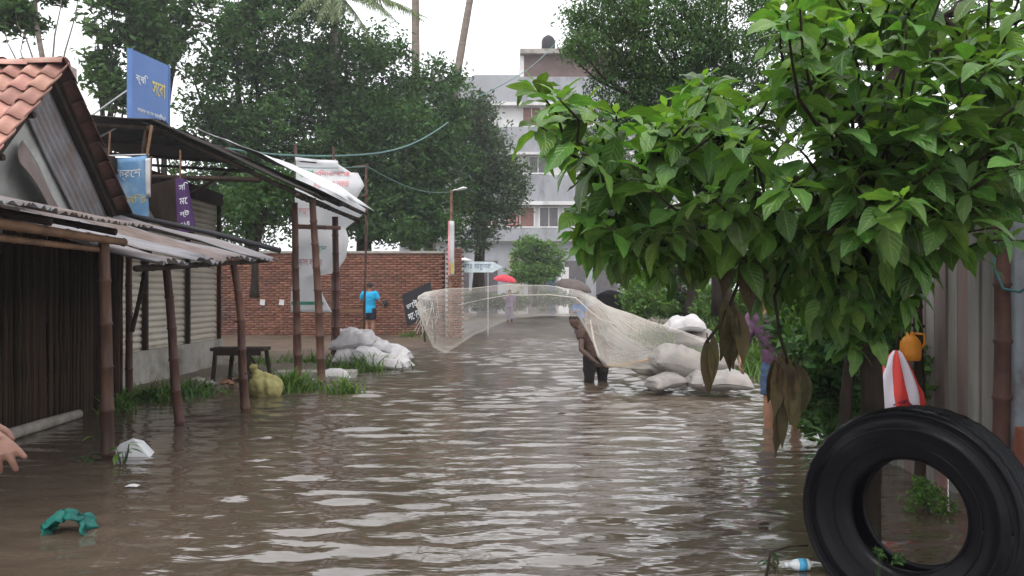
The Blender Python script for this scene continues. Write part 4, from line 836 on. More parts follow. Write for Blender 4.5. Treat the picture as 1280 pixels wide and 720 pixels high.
# ------------------------------------------------------------------ grass and weeds
def grass(name, label, spots, n, h, seed, kind='stuff'):
    rs = np.random.RandomState(seed); cs = []
    for (x, y, z, rx, ry, wt) in spots:
        k = int(n * wt); a = rs.uniform(0, 6.28, k); r = np.abs(rs.normal(0, .62, k)); cs.append(np.stack([x + np.cos(a) * r * rx, y + np.sin(a) * r * ry, np.full(k, z)], 1))
    c = np.concatenate(cs); c = c[c[:, 0] > 3.3] if name == 'verge_grass' else c; k = len(c); a = rs.uniform(0, 6.28, k); hh = h * rs.uniform(.3, 1.25, k) * (0.35 + 1.0 * np.abs(np.sin(c[:, 0] * 5.1 + 2 * np.sin(c[:, 1] * 3.3))) * rs.uniform(.5, 1.2, k)); ln = rs.uniform(.2, 1.3, k) * hh; wv = .012 + .008 * rs.uniform(0, 1, k)
    dx = np.stack([np.cos(a), np.sin(a), np.zeros(k)], 1); sx = np.stack([-np.sin(a), np.cos(a), np.zeros(k)], 1); up = np.array([0, 0, 1.0])
    b0 = c - sx * wv[:, None]; b1 = c + sx * wv[:, None]; m = c + up * hh[:, None] * .6 + dx * ln[:, None] * .3; t = c + up * hh[:, None] + dx * ln[:, None]
    V = np.concatenate([np.stack([b0, b1, m + sx * wv[:, None] * .8, m - sx * wv[:, None] * .8], 1), np.stack([m - sx * wv[:, None] * .8, m + sx * wv[:, None] * .8, t + sx * wv[:, None] * .15, t - sx * wv[:, None] * .15], 1)], 0).reshape(-1, 3)
    o = link(name, np_mesh(name, V, np.arange(len(V)).reshape(-1, 4)), M_grass); tag(o, label, 'grass', kind=kind)
gs = lambda px, py, rx, ry, wt, z=-.03: (X(px, D(py)), D(py), z, rx, ry, wt)
grass('bank_grass', 'green grass on the mud bank between bamboo poles and white sacks',
      [gs(455, 462, .55, .6, 1.5), gs(385, 458, .5, .5, .7), gs(365, 487, .45, .35, .9), gs(435, 492, .3, .15, .25), gs(330, 458, .5, .8, .4), gs(510, 424, .5, .7, .4), gs(545, 421, .3, .6, .25, .0)], 560, .22, 5)
grass('shop_grass', 'green weeds in the water along the shop plinth', [gs(175, 500, .55, .35, 1.1), gs(225, 492, .5, .4, 1), gs(150, 512, .2, .3, .3)], 560, .17, 6)
grass('verge_grass', 'bright green grass covering the right bank', [(3.9, 20.5, .1, 1.5, 4, 1.6), (5.5, 19.5, .35, 1.5, 4, 1.8), (4.2, 15.5, .0, .9, 1.5, .6), (6.5, 17, .4, 1.5, 3, 1)], 3200, .34, 7)

def leaf_mesh(L_, W_, bend=.25, fold=.16, n=6, wav=.0):
    vs = []; fs = []
    for i in range(n + 1):
        t = i / n; wv = W_ / 2 * (math.sin(math.pi * min(1, (t * .94 + .03)) ** .82)) ** .9 * (1 if t < .8 else 1 - (t - .8) * 1.6)
        if i == n: wv = W_ * .015
        z = -bend * L_ * t * t; 
        vs += [(-wv, t * L_, z + fold * wv + wav * math.sin(i * 2.2) * W_), (0, t * L_, z), (wv, t * L_, z + fold * wv + wav * math.cos(i * 2.5) * W_)]
        if i: k = i * 3; fs += [(k - 3, k - 2, k + 1, k), (k - 2, k - 1, k + 2, k + 1)]
    k = len(vs); vs += [(-.003, 0, 0), (.003, 0, 0), (.003, -.035, .006), (-.003, -.035, .006)]; fs.append((k, k + 3, k + 2, k + 1))
    return vs, fs
def weed(name, label, base, n, L_, h, seed, m=None, cat='plant'):
    rs = random.Random(seed); t = thing(name, label, cat, tuple(base)); b0 = Vector(base); st = MB()
    for i in range(n):
        a = rs.uniform(0, 6.28); top = b0 + Vector((math.cos(a) * .06, math.sin(a) * .06, h * rs.uniform(.5, 1.1))); st.tube([b0, b0.lerp(top, .5) + Vector((.01, 0, 0)), top], [.006, .005, .003], 5)
        vs, fs = leaf_mesh(L_ * rs.uniform(.7, 1.2), L_ * .42, .35); mb = MB(); mb.add(vs, fs); me = mb.mesh('leaf')
        me.transform(Matrix.Translation(top) @ Matrix.Rotation(a - 1.57 + rs.uniform(-.5, .5), 4, 'Z') @ Matrix.Rotation(rs.uniform(-.2, .7), 4, 'X')); link('leaf', me, m or M_leaflight, t, smooth=True)
    st.build('stem', M_leafmid, t); return t
weed('water_weed', 'leafy green plant growing beside the white foam slab', (X(152, 7.2), 7.2, -.05), 8, .10, .2, 1); weed('water_weed', 'small dark plant in the water left of the nearest bamboo pole', (X(108, 7.3), 7.3, -.05), 7, .10, .10, 2, M_leafdark)
weed('water_weed', 'small green plant in the water behind the nearest bamboo pole', (X(122, 8.3), 8.3, -.05), 6, .10, .18, 3)
weed('broad_leaf_plant', 'broad-leaved plant standing in the water left of the black tyre', (X(1036, 6.0), 6.0, -.05), 9, .13, .46, 4, M_leafmid); weed('broad_leaf_plant', 'low leafy plant near the left edge of the black tyre', (X(1018, 5.6), 5.6, -.05), 6, .10, .22, 5, M_leafmid)
tree('tyre_plant', 'bright small-leaved plant seen through the hole of the tyre', (X(1160, 5.6), 5.6, -.02), (X(1160, 5.6), 5.6, .1), .01, [(X(1160, 5.6), 5.6, .07, .17, .14, .11, 1), (X(1145, 5.6), 5.6, .14, .08, .08, .1, .5)], 34, .06, 22, .036, 63, M_leaflight, M_leafmid, nlimb=8, cat='plant')
# ------------------------------------------------------------------ plank fence and things on the right
M_plank = mat('weathered_plank', (0.25, 0.24, 0.225), (0.13, 0.12, 0.11), rough=.8, scale=3, stretch=(1, 1, .15), bump=.4, bscale=30, dirt=(0.10, 0.15, 0.14), dirt_scale=1.7, dirt_thr=(.55, .68), objrand=.2)
M_plankr = mat('painted_plank', (0.20, 0.15, 0.14), (0.11, 0.09, 0.085), rough=.8, scale=3, stretch=(1, 1, .2), bump=.4, bscale=30, dirt=(0.30, 0.10, 0.09), dirt_scale=2.2, dirt_thr=(.52, .62), objrand=.15)
fe = thing('plank_fence', 'weathered grey plank fence with paint stains behind the tyre', 'fence', (3.1, 6.4, 0))
rf = random.Random(12); y = 5.52; FX = 3.1
while y < 7.6:
    wv = rf.uniform(.12, .17); top = 1.86 + rf.uniform(-.05, .05)
    MB().box((FX + rf.uniform(-.012, .012), y + wv / 2, (top - .3) / 2), (.024, wv - .008, top + .3), Matrix.Rotation(R(rf.uniform(-.5, .5)), 3, 'X')).build('plank', M_plank if rf.random() < .65 else M_plankr, fe); y += wv
for z in (.35, 1.55): MB().box((FX + .05, 6.6, z), (.05, 2.1, .08)).build('rail', M_dwood, fe)
bamboo('corner_post', (FX - .06, 5.46, -.3), (FX - .05, 5.46, 2.5), .055, fe, mat('redbrown_post', (0.10, 0.05, 0.04), (0.05, 0.027, 0.022), rough=.6))
MB().box((FX + .06, 4.72, 1.2), (.03, 1.75, 2.5)).build('tin_panel', mat('blue_grey_tin', (0.42, 0.46, 0.52), (0.33, 0.36, 0.42), rough=.45, dirt=(.2, .18, .17), dirt_scale=2), fe)
MB().box((FX - .02, 5.05, .18), (.10, .62, .74), Matrix.Rotation(R(8), 3, 'X')).build('rusty_plank', mat('rust_red', (0.22, 0.075, 0.045), (0.13, 0.045, 0.03), rough=.7), fe)
v = [(FX - .12, 5.42, 1.75), (FX - .14, 5.40, 1.55), (FX - .12, 5.34, 1.42), (FX - .07, 5.25, 1.40), (FX - .05, 5.15, 1.45)]
tag(MB().tube(v, .009, 6).build('teal_rope', mat('teal_rope', (0.06, 0.16, 0.18)), None, v[0], True), 'teal rope hanging from the red-brown fence post', 'rope')
# second dark stick that carries the hanging things
st = thing('hanging_pole', 'dark wooden stake standing between the tree trunk and the plank fence', 'stake', (X(1147, 6.3), 6.3, 0)); bamboo('shaft', (X(1150, 6.3), 6.3, -.3), (X(1146, 6.3), 6.3, 1.62), .04, st, M_dwood)
MB().bar((X(1150, 6.3) + .02, 6.28, Z(408, 6.3)), (X(1104, 6.2), 6.2, Z(402, 6.2)), .02).build('peg', M_dwood, st)
M_stripe = bpy.data.materials.new('red_white_stripe'); M_stripe.use_nodes = True; N = M_stripe.node_tree.nodes; L = M_stripe.node_tree.links; b = N['Principled BSDF']; b.inputs['Roughness'].default_value = .55
at = N.new('ShaderNodeAttribute'); at.attribute_name = 'stripe'; rp = N.new('ShaderNodeValToRGB'); rp.color_ramp.interpolation = 'CONSTANT'
rp.color_ramp.elements[0].color = (.72, .65, .75, 1); rp.color_ramp.elements[1].position = .5; rp.color_ramp.elements[1].color = (.72, .05, .04, 1); L.new(at.outputs['Fac'], rp.inputs[0]); L.new(rp.outputs[0], b.inputs['Base Color'])
dS = 6.15; cx, zt, zb = X(1121, dS), Z(438, dS), Z(522, dS); n, k = 14, 44; vs = []; sv = []
for i in range(n + 1):
    t = i / n; z = zt + (zb - zt) * t; r = .02 + .125 * min(1, t * 1.5) ** .75 * (1 if t < .8 else 1 - (t - .8) * 1.2)
    for j in range(k):
        a = 2 * math.pi * j / k + t * .55; rr_ = r * (1 + .12 * math.sin(a * 7 + t * 2) + .16 * t * math.sin(a * 2 + 1.1) + .10 * noise.noise(Vector((math.cos(a) * 2, math.sin(a) * 2, t * 3))))
        vs.append((cx + math.cos(a) * rr_ * 1.12, dS + math.sin(a) * rr_ * .8, z + .012 * math.sin(a * 3) * t)); sv.append(1.0 if (j * 8 // k) % 2 else 0.0)
fs = [(i * k + j, i * k + (j + 1) % k, (i + 1) * k + (j + 1) % k, (i + 1) * k + j) for i in range(n) for j in range(k)] + [tuple(n * k + j for j in range(k))]
mb = MB(); mb.add(vs, fs); sbg = thing('striped_bag', 'red and white striped cloth bag hanging above the tyre', 'bag', (cx, dS, zb)); me = mb.mesh('bag_body'); a_ = me.attributes.new('stripe', 'FLOAT', 'POINT'); a_.data.foreach_set('value', sv); link('bag_body', me, M_stripe, sbg, smooth=True)
MB().tube([(cx, dS, zt - .02), (cx + .01, dS, zt + .1), (cx + .02, dS + .02, Z(404, 6.2))], .008, 6).build('string', M_dwood, sbg)
for j, sx in ((0, .35), (1, -.2)):
    mb = MB(); mb.tube([(cx + .05 * sx - .06, dS - .105, zb + .10), (cx + .01, dS - .12, zb + .14), (cx + .09 * (1 - j), dS - .11, zb + .06 + .05 * j)], .008, 5); mb.build('print_scrawl', mat('maroon_print', (.30, .03, .06), bump=0), sbg)
oj = thing('orange_jug', 'small orange plastic jug hanging on the dark stake beside the striped bag', 'jug', tuple(P(1137, 450, 6.2))); c = P(1138, 433, 6.18)
mb = MB(); mb.tube([c + Vector((0, 0, z)) for z in (-.10, -.095, -.05, .03, .065, .075, .10)], [.055, .068, .073, .068, .045, .03, .03], 16); mb.build('jug_body', mat('orange_plastic', (0.62, 0.24, 0.03), (.5, .18, .02), rough=.35, bump=.05), oj, smooth=True)
MB().tube([c + Vector((.03, 0, .09)), c + Vector((.095, 0, .085)), c + Vector((.10, 0, .02)), c + Vector((.07, 0, -.02))], .01, 6).build('handle', MATS['orange_plastic'], oj, smooth=True); MB().tube([c + Vector((0, 0, .09)), c + Vector((0, .02, .18))], .004, 5).build('string', M_dwood, oj)

# ------------------------------------------------------------------ tyre
M_rub = mat('wet_rubber', (0.005, 0.005, 0.007), (0.0035, 0.0035, 0.0045), rough=.27, scale=5, bump=.2, bscale=24, spec=.10, dirt=(0.012, 0.012, 0.014), dirt_scale=2.2, dirt_thr=(.5, .75))
ty = thing('large_tyre', 'large wet black truck tyre standing upright in the water', 'tyre', (1.89, 4.2, -.1))
tc_ = Vector((1.905, 4.17, .355)); Ro, Ri, wd = .505, .262, .27
prof = [(Ri, -.085), (Ri + .012, -.105), (Ri + .03, -.112), (Ri + .05, -.118), (.36, -.135), (.40, -.140), (.405, -.146), (.415, -.146), (.42, -.140), (.45, -.134), (.475, -.128), (.478, -.134), (.487, -.132), (.498, -.112)]
tread = []
for g_ in (-.085, -.045, 0, .045, .085): tread += [(Ro, g_ - .013), (Ro - .014, g_ - .008), (Ro - .014, g_ + .008), (Ro, g_ + .013)]
prof = prof + tread + [(r, -z) for r, z in reversed(prof)]
inner = [(Ri - .004, .078), (Ri + .03, .088), (Ri + .09, .105), (.42, .112), (.465, .09), (.478, 0), (.465, -.09), (.42, -.112), (Ri + .09, -.105), (Ri + .03, -.088), (Ri - .004, -.078)]
full = prof + inner; nk = len(full); ns = 120; vs = []; 
axis_d = Vector((math.sin(R(44)), math.cos(R(44)), -.03)).normalized(); us = axis_d.cross(Vector((0, 0, 1))).normalized(); ut = us.cross(axis_d)
for i in range(ns):
    a = 2 * math.pi * i / ns
    for j, (r, z) in enumerate(full):
        if r > .497 and j < len(prof): r += .003 * ((i % 3) == 0) * -1
        rr_ = r * (1 + .012 * math.sin(a * 2 + .6)); vs.append(tc_ + (us * math.cos(a) + ut * math.sin(a)) * rr_ + axis_d * z)
fs = [(i * nk + j, i * nk + (j + 1) % nk, ((i + 1) % ns) * nk + (j + 1) % nk, ((i + 1) % ns) * nk + j) for i in range(ns) for j in range(nk)]
mb = MB(); mb.add(vs, fs); me = mb.mesh('carcass'); bm = bmesh.new(); bm.from_mesh(me); bmesh.ops.recalc_face_normals(bm, faces=bm.faces); bm.to_mesh(me); bm.free()
o = link('carcass', me, M_rub, ty, smooth=True)
for rr_, nm in ((.335, 'bead_rib'), (.455, 'shoulder_rib')):
    pts = [tc_ + (us * math.cos(a) + ut * math.sin(a)) * rr_ - axis_d * (.130 if rr_ < .4 else .136) for a in np.linspace(0, 2 * math.pi, 73)]; MB().tube(pts, .0045, 6).build(nm, M_rub, ty, smooth=True)
text_r = 0.43

# ------------------------------------------------------------------ foreground tree with large leaves
M_big = mat('big_leaf', (0.108, 0.205, 0.038), (0.052, 0.122, 0.027), rough=.38, scale=9, bump=.35, bscale=26, trans=.34, isl=.55, spec=.4, dirt=(0.12, 0.21, 0.055), dirt_scale=4, dirt_thr=(.6, .8))
M_bigy = mat('young_leaf', (0.17, 0.30, 0.05), (0.12, 0.22, 0.04), rough=.35, scale=9, bump=.3, trans=.4, isl=.3, spec=.5)
M_dry = mat('dry_leaf', (0.085, 0.058, 0.03), (0.04, 0.03, 0.016), rough=.7, scale=7, bump=.4, bscale=20, trans=.15, isl=.35, dirt=(.07, .07, .025), dirt_scale=3)
def veins(m):
    """pale midrib and raised side veins from the leaf's own (across, along) coordinates"""
    N, L = m.node_tree.nodes, m.node_tree.links; b = N['Principled BSDF']; at = N.new('ShaderNodeAttribute'); at.attribute_name = 'leaf_uv'; sp = N.new('ShaderNodeSeparateXYZ'); L.new(at.outputs['Vector'], sp.inputs[0])
    mr = N.new('ShaderNodeMapRange'); mr.inputs[1].default_value = .03; mr.inputs[2].default_value = .11; mr.inputs[3].default_value = .55; mr.inputs[4].default_value = 0; L.new(sp.outputs[0], mr.inputs[0])
    mx = N.new('ShaderNodeMix'); mx.data_type = 'RGBA'; mx.inputs[7].default_value = (.24, .36, .12, 1); src = b.inputs['Base Color'].links[0].from_socket; L.new(mr.outputs[0], mx.inputs[0]); L.new(src, mx.inputs[6]); L.new(mx.outputs[2], b.inputs['Base Color'])
    a = N.new('ShaderNodeMath'); a.operation = 'MULTIPLY_ADD'; a.inputs[1].default_value = -.28; L.new(sp.outputs[0], a.inputs[0]); L.new(sp.outputs[1], a.inputs[2])
    c = N.new('ShaderNodeMath'); c.operation = 'MULTIPLY'; c.inputs[1].default_value = 50; L.new(a.outputs[0], c.inputs[0]); s = N.new('ShaderNodeMath'); s.operation = 'SINE'; L.new(c.outputs[0], s.inputs[0])
    bp = N.new('ShaderNodeBump'); bp.inputs['Strength'].default_value = .35; bp.inputs['Distance'].default_value = .004; L.new(s.outputs[0], bp.inputs['Height']); old = b.inputs['Normal'].links
    if old: L.new(old[0].from_socket, bp.inputs['Normal'])
    L.new(bp.outputs[0], b.inputs['Normal'])
veins(M_big); veins(M_bigy)
def leaf_uv(me, reps, n):
    one = []
    for i in range(n + 1): one += [1, i / n, 0, 0, i / n, 0, 1, i / n, 0]
    one += [0, 0, 0] * 4; at = me.attributes.new('leaf_uv', 'FLOAT_VECTOR', 'POINT'); at.data.foreach_set('vector', np.tile(np.array(one, np.float32), reps))
ft = thing('broad_leaf_tree', 'leafy tree with large glossy green leaves leaning over the tyre', 'tree', (2.0, 4.95, 0))
rt = random.Random(31)
tb = Vector((1.99, 4.95, -.3))
trunk = [tb, Vector((2.0, 4.95, .25)), Vector((2.03, 4.95, .75)), Vector((2.0, 4.92, 1.15)), Vector((1.97, 4.9, 1.5))]
MB().tube(trunk, [.085, .07, .062, .058, .055], 12).build('trunk', M_bark, ft, smooth=True)
MB().tube([tb + Vector((-.14, .05, 0)), Vector((1.88, 5.0, .35)), Vector((1.9, 5.0, .8)), Vector((1.93, 4.97, 1.2))], [.045, .038, .034, .03], 9).build('trunk_stem', M_bark, ft, smooth=True)
poly = [(652, 100), (715, 92), (750, 150), (800, 130), (880, 85), (930, 120), (962, 60), (975, 0), (975, -70), (1330, -70), (1330, 250), (1230, 270), (1170, 310), (1130, 390), (1090, 425), (1040, 425), (1000, 330), (930, 340), (860, 355), (775, 330), (720, 300), (708, 260), (725, 200), (660, 150)]
def inside(x, y):
    c = False; n = len(poly); j = n - 1
    for i in range(n):
        xi, yi = poly[i]; xj, yj = poly[j]
        if (yi > y) != (yj > y) and x < (xj - xi) * (y - yi) / (yj - yi) + xi: c = not c
        j = i
    return c
tips = [(672, 112, 3.9), (700, 122, 3.95), (728, 178, 4.0), (722, 268, 4.1), (738, 300, 4.2), (775, 318, 4.2), (760, 215, 4.0), (880, 100, 4.1), (905, 120, 4.2), (820, 158, 4.0), (850, 190, 3.9), (990, 230, 3.5), (1130, 250, 3.4), (1110, 260, 3.6), (1080, 290, 3.7), (1190, 170, 3.5), (1010, 40, 4.0), (1000, 80, 4.1), (1130, 130, 3.5), (1240, 80, 3.6), (1270, 180, 3.6), (940, 190, 3.8), (1040, 160, 3.6), (870, 330, 4.5), (920, 330, 4.3), (1070, 345, 4.4), (1060, 372, 4.6), (1200, 250, 3.9), (1040, 405, 4.7), (1085, 420, 4.7), (1110, 400, 4.6), (1020, 385, 4.8), (1130, 375, 4.6), (1065, 440, 4.75), (948, 362, 5.2), (962, 350, 5.0), (940, 345, 5.0), (1150, 330, 4.4), (1180, 300, 4.2), (1240, 285, 4.0), (1265, 300, 4.2)]
while len(tips) < 270:
    x, y = rt.uniform(650, 1330), rt.uniform(-70, 400)
    if inside(x, y):
        near = 3.4 + max(0, (y - 200)) * .004; tips.append((x, y, rt.uniform(near, near + 1.0) if rt.random() < .5 else rt.uniform(4.3, 6.0)))
tw = MB(); hub = [Vector((1.97, 4.9, 1.45)), Vector((2.0, 4.92, 1.1))]
mains = [P(780, 230, 4.5), P(900, 190, 4.6), P(1000, 130, 4.6), P(1100, 60, 4.6), P(1220, 90, 4.5), P(1180, 220, 4.4), P(860, 300, 4.7), P(980, 290, 4.4), P(1080, 250, 4.2), P(1000, 60, 5.4), P(1180, 20, 5.4), P(900, 240, 5.3)]
anchors = []
for m_ in mains:
    s = hub[0]; L_ = (m_ - s).length; pts = []
    for i in range(9):
        f = i / 8; p = s.lerp(m_, f) + Vector((0, 0, .16 * L_ * math.sin(math.pi * f))) + Vector((nz3((f * 3, m_.x, 1)), nz3((f * 3, m_.x, 2)), nz3((f * 3, m_.x, 3)))) * .08 * L_ * math.sin(math.pi * f)
        pts.append(p)
        if i >= 2: anchors.append(p)
    MB().tube(pts, [.052 * (1 - .72 * i / 8) for i in range(9)], 8).build('branch', M_bark, ft, smooth=True)
LEAVES = []          # (matrix, kind)
def orient(pos, d, up_, roll=0.0):
    d = d.normalized(); x = d.cross(up_)
    if x.length < 1e-3: x = d.cross(Vector((1, 0, 0)))
    x.normalize(); z = x.cross(d)
    return Matrix.Translation(pos) @ Matrix((x, d, z)).transposed().to_4x4() @ Matrix.Rotation(roll, 4, 'Y')
for (px, py, d) in tips:
    t = P(px, py, d); a = min(anchors, key=lambda q_: (q_ - t).length + (.3 if q_.z > t.z else 0)); L_ = (t - a).length; pts = []
    for i in range(7):
        f = i / 6; pts.append(a.lerp(t, f) + Vector((nz3((f * 4, t.x * 5, 1)), nz3((f * 4, t.x * 5, 2)), nz3((f * 4, t.z * 5, 3)))) * .10 * L_ * math.sin(math.pi * f) - Vector((0, 0, .05 * L_ * math.sin(math.pi * f))))
    tw.tube(pts, [.014 * (1 - .7 * i / 6) for i in range(7)], 6)
    ax = (pts[-1] - pts[-3]).normalized(); ph = rt.uniform(0, 6.28); dead = py > 300 and rt.random() < .06
    for k_ in range(rt.choice((6, 7, 8))):       # rosette at the tip
        a_ = ph + k_ * 2.4; side = Vector((math.cos(a_), math.sin(a_), 0)); el = rt.uniform(-.75, .45) if k_ > 1 else rt.uniform(.2, .9)
        dv = (side * math.cos(el) + Vector((0, 0, math.sin(el))) + ax * .45); pos = pts[-1] - ax * (.010 * k_)
        LEAVES.append((orient(pos + dv.normalized() * .03, dv, Vector((0, 0, 1)), rt.uniform(-.5, .5)) @ Matrix.Scale(rt.uniform(.75, 1.15) * (.6 if k_ < 2 else 1), 4), 2 if (k_ < 2 and rt.random() < .4) else rt.choice((0, 1, 3, 4, 5))))
    for i in range(2, 6):                           # leaves down the twig
        if L_ < .25 and i < 4: continue
        for s in (1, -1):
            a_ = ph + i * 2.4 + (0 if s > 0 else 3.1); side = Vector((math.cos(a_), math.sin(a_), 0)); dv = side + ax * .4 + Vector((0, 0, rt.uniform(-1.0, .2)))
            LEAVES.append((orient(pts[i] + dv.normalized() * .03, dv, Vector((0, 0, 1)), rt.uniform(-.6, .6)) @ Matrix.Scale(rt.uniform(.65, 1.3), 4), rt.choice((0, 1, 3, 4, 5))))
tw.build('twigs', M_bark, ft, smooth=True)['kind'] = 'stuff'
proto = []
for L_, W_, be, fo_, m_ in ((.145, .092, .30, .20, M_big), (.16, .098, .5, .15, M_big), (.12, .055, .15, .3, M_bigy), (.15, .085, .62, .34, M_big), (.125, .085, .12, .42, M_big), (.165, .088, .42, .08, M_big)):
    vs, fs = leaf_mesh(L_, W_, be, fo_, 7, .02 + .03 * (len(proto) % 3)); mb = MB(); mb.add(vs, fs); me = mb.mesh('leaf'); leaf_uv(me, 1, 7); me.polygons.foreach_set('use_smooth', [True] * len(me.polygons)); me.materials.append(m_); proto.append((me, vs, fs))
def in_view(p): return p.y > .5 and -30 < 640 + p.x / p.y * F < 1310 and -40 < HY - (p.z - H) / p.y * F < 760
LEAVES.sort(key=lambda q_: (not in_view(q_[0].translation), q_[0].translation.y))
for mt, kd in LEAVES[:290]: place('leaf', proto[kd][0], ft, mt)
rest = [MB(), MB()]
for mt, kd in LEAVES[290:]: rest[1 if kd == 2 else 0].add([mt @ Vector(v) for v in proto[kd][1]], proto[kd][2])
for rb_, nm_, m_ in ((rest[0], 'foliage', M_big), (rest[1], 'young_foliage', M_bigy)):
    if rb_.v: me = rb_.mesh(nm_); leaf_uv(me, len(rb_.v) // 28, 7); link(nm_, me, m_, ft, smooth=True)['kind'] = 'stuff'
# dry hanging branches
def hang(parts_, stem, rad=.008):
    MB().tube(stem, rad, 6).build('dry_twig', M_bark, ft, smooth=True)
    for (a, b_, w_) in parts_:
        a, b_ = Vector(a), Vector(b_); L_ = (b_ - a).length; vs, fs = leaf_mesh(L_, w_, rt.uniform(-.1, .2), rt.uniform(.4, .9), 9, .10); mb = MB(); mb.add(vs, fs); me = mb.mesh('dry_leaf')
        me.transform(orient(a, b_ - a, Vector((rt.uniform(-.3, .3), -1, .1)))); o = link('dry_leaf', me, M_dry, ft, smooth=True)
d = 4.3
hang([(P(884, 425, d), P(886, 494, d), .07), (P(892, 420, d), P(891, 478, d), .055), (P(905, 375, d), P(914, 466, d), .085), (P(912, 385, d), P(904, 452, d), .08), (P(922, 388, d), P(928, 455, d), .075), (P(916, 380, d), P(918, 462, d), .06), (P(905, 310, d), P(903, 372, d), .075), (P(930, 318, d), P(938, 392, d), .085), (P(945, 320, d), P(940, 380, d), .08)],
     [P(960, 270, 4.5), P(935, 320, 4.4), P(915, 375, d), P(900, 405, d), P(883, 428, d)])
d = 4.5
hang([(P(975, 445, d), P(966, 520, d), .085), (P(985, 452, d), P(984, 530, d), .09), (P(995, 455, d), P(1001, 522, d), .085), (P(972, 500, d), P(969, 572, d), .055), (P(980, 480, d), P(977, 560, d), .06), (P(1002, 460, d), P(1008, 512, d), .07), (P(990, 470, d), P(992, 540, d), .07), (P(968, 450, d), P(962, 505, d), .06), (P(983, 445, d), P(975, 500, d), .08)],
     [P(985, 330, 4.6), P(968, 370, d), P(975, 420, d), P(985, 455, d)])
# ------------------------------------------------------------------ net debris, bottle, twig, foam
gb = MB(); c = P(88, 650, 5.15); rg = random.Random(9)
def gnet(i, j):
    a = math.pi * (i * 1.1 - .05); r = .115 + .02 * math.sin(i * 13)
    p = Vector((c.x - math.cos(a) * r + .02 * math.sin(j * 9), 5.15 + (j - .5) * .16 + .02 * math.sin(i * 20), .005 + .13 * math.sin(a) * (1 - .5 * abs(j - .5)) - .02 * i))
    return p + Vector((noise.noise(p * 22), noise.noise(p * 22 + Vector((9, 0, 0))), noise.noise(p * 22 + Vector((0, 9, 0))))) * .035
M_gnet = mat('green_net', (0.015, 0.16, 0.13), (0.01, 0.09, 0.08), rough=.45, scale=16, bump=.5, bscale=60, trans=.2)
o = gb.grid(gnet, 30, 16).build('green_net_scrap', M_gnet, None, (c.x, 5.15, 0), True); o.modifiers.new('s', 'SOLIDIFY').thickness = .006; tag(o, 'crumpled dark green net scrap floating in the water at lower left', 'net')
bt = thing('plastic_bottle', 'small clear bottle with blue label floating left of the tyre', 'bottle', tuple(P(997, 712, 4.42))); c = Vector((X(997, 4.42), 4.42, .03)); ax = Vector((1, .1, 0)).normalized()
MB().tube([c + ax * t for t in (-.05, -.035, -.02, -.005, .055, .06)], [.012, .014, .026, .029, .029, .022], 14).build('bottle_body', mat('milky_plastic', (.55, .58, .60), rough=.2, bump=0), bt, smooth=True)
MB().tube([c + ax * t for t in (.0, .04)], .0305, 14).build('label_band', mat('blue_label', (.06, .30, .50), rough=.4, bump=0), bt, smooth=True); MB().tube([c + ax * t for t in (-.066, -.048)], .014, 12).build('cap', M_white, bt, smooth=True)
v = [P(955, 716, 4.3), P(963, 690, 4.35), P(985, 683, 4.4), P(1010, 682, 4.45)]; v[0].z = -.05
tag(MB().tube(v, [.008, .007, .006, .005], 6).build('bent_twig', M_bark, None, tuple(v[0]), True), 'thin bent twig sticking out of the water beside the bottle', 'twig')
weed('water_weed', 'small dark green weed in the water under the bent twig', (X(972, 4.5), 4.5, -.04), 6, .06, .08, 8, M_leafdark)
tree('tyre_weed', 'small dark weed growing at the foot of the tyre', (X(1100, 3.95), 3.95, -.05), (X(1100, 3.95), 3.95, .05), .006, [(X(1110, 4.25), 4.25, .10, .10, .08, .07, 1)], 14, .04, 14, .03, 64, M_leafmid, M_leafmid, nlimb=4, cat='plant')
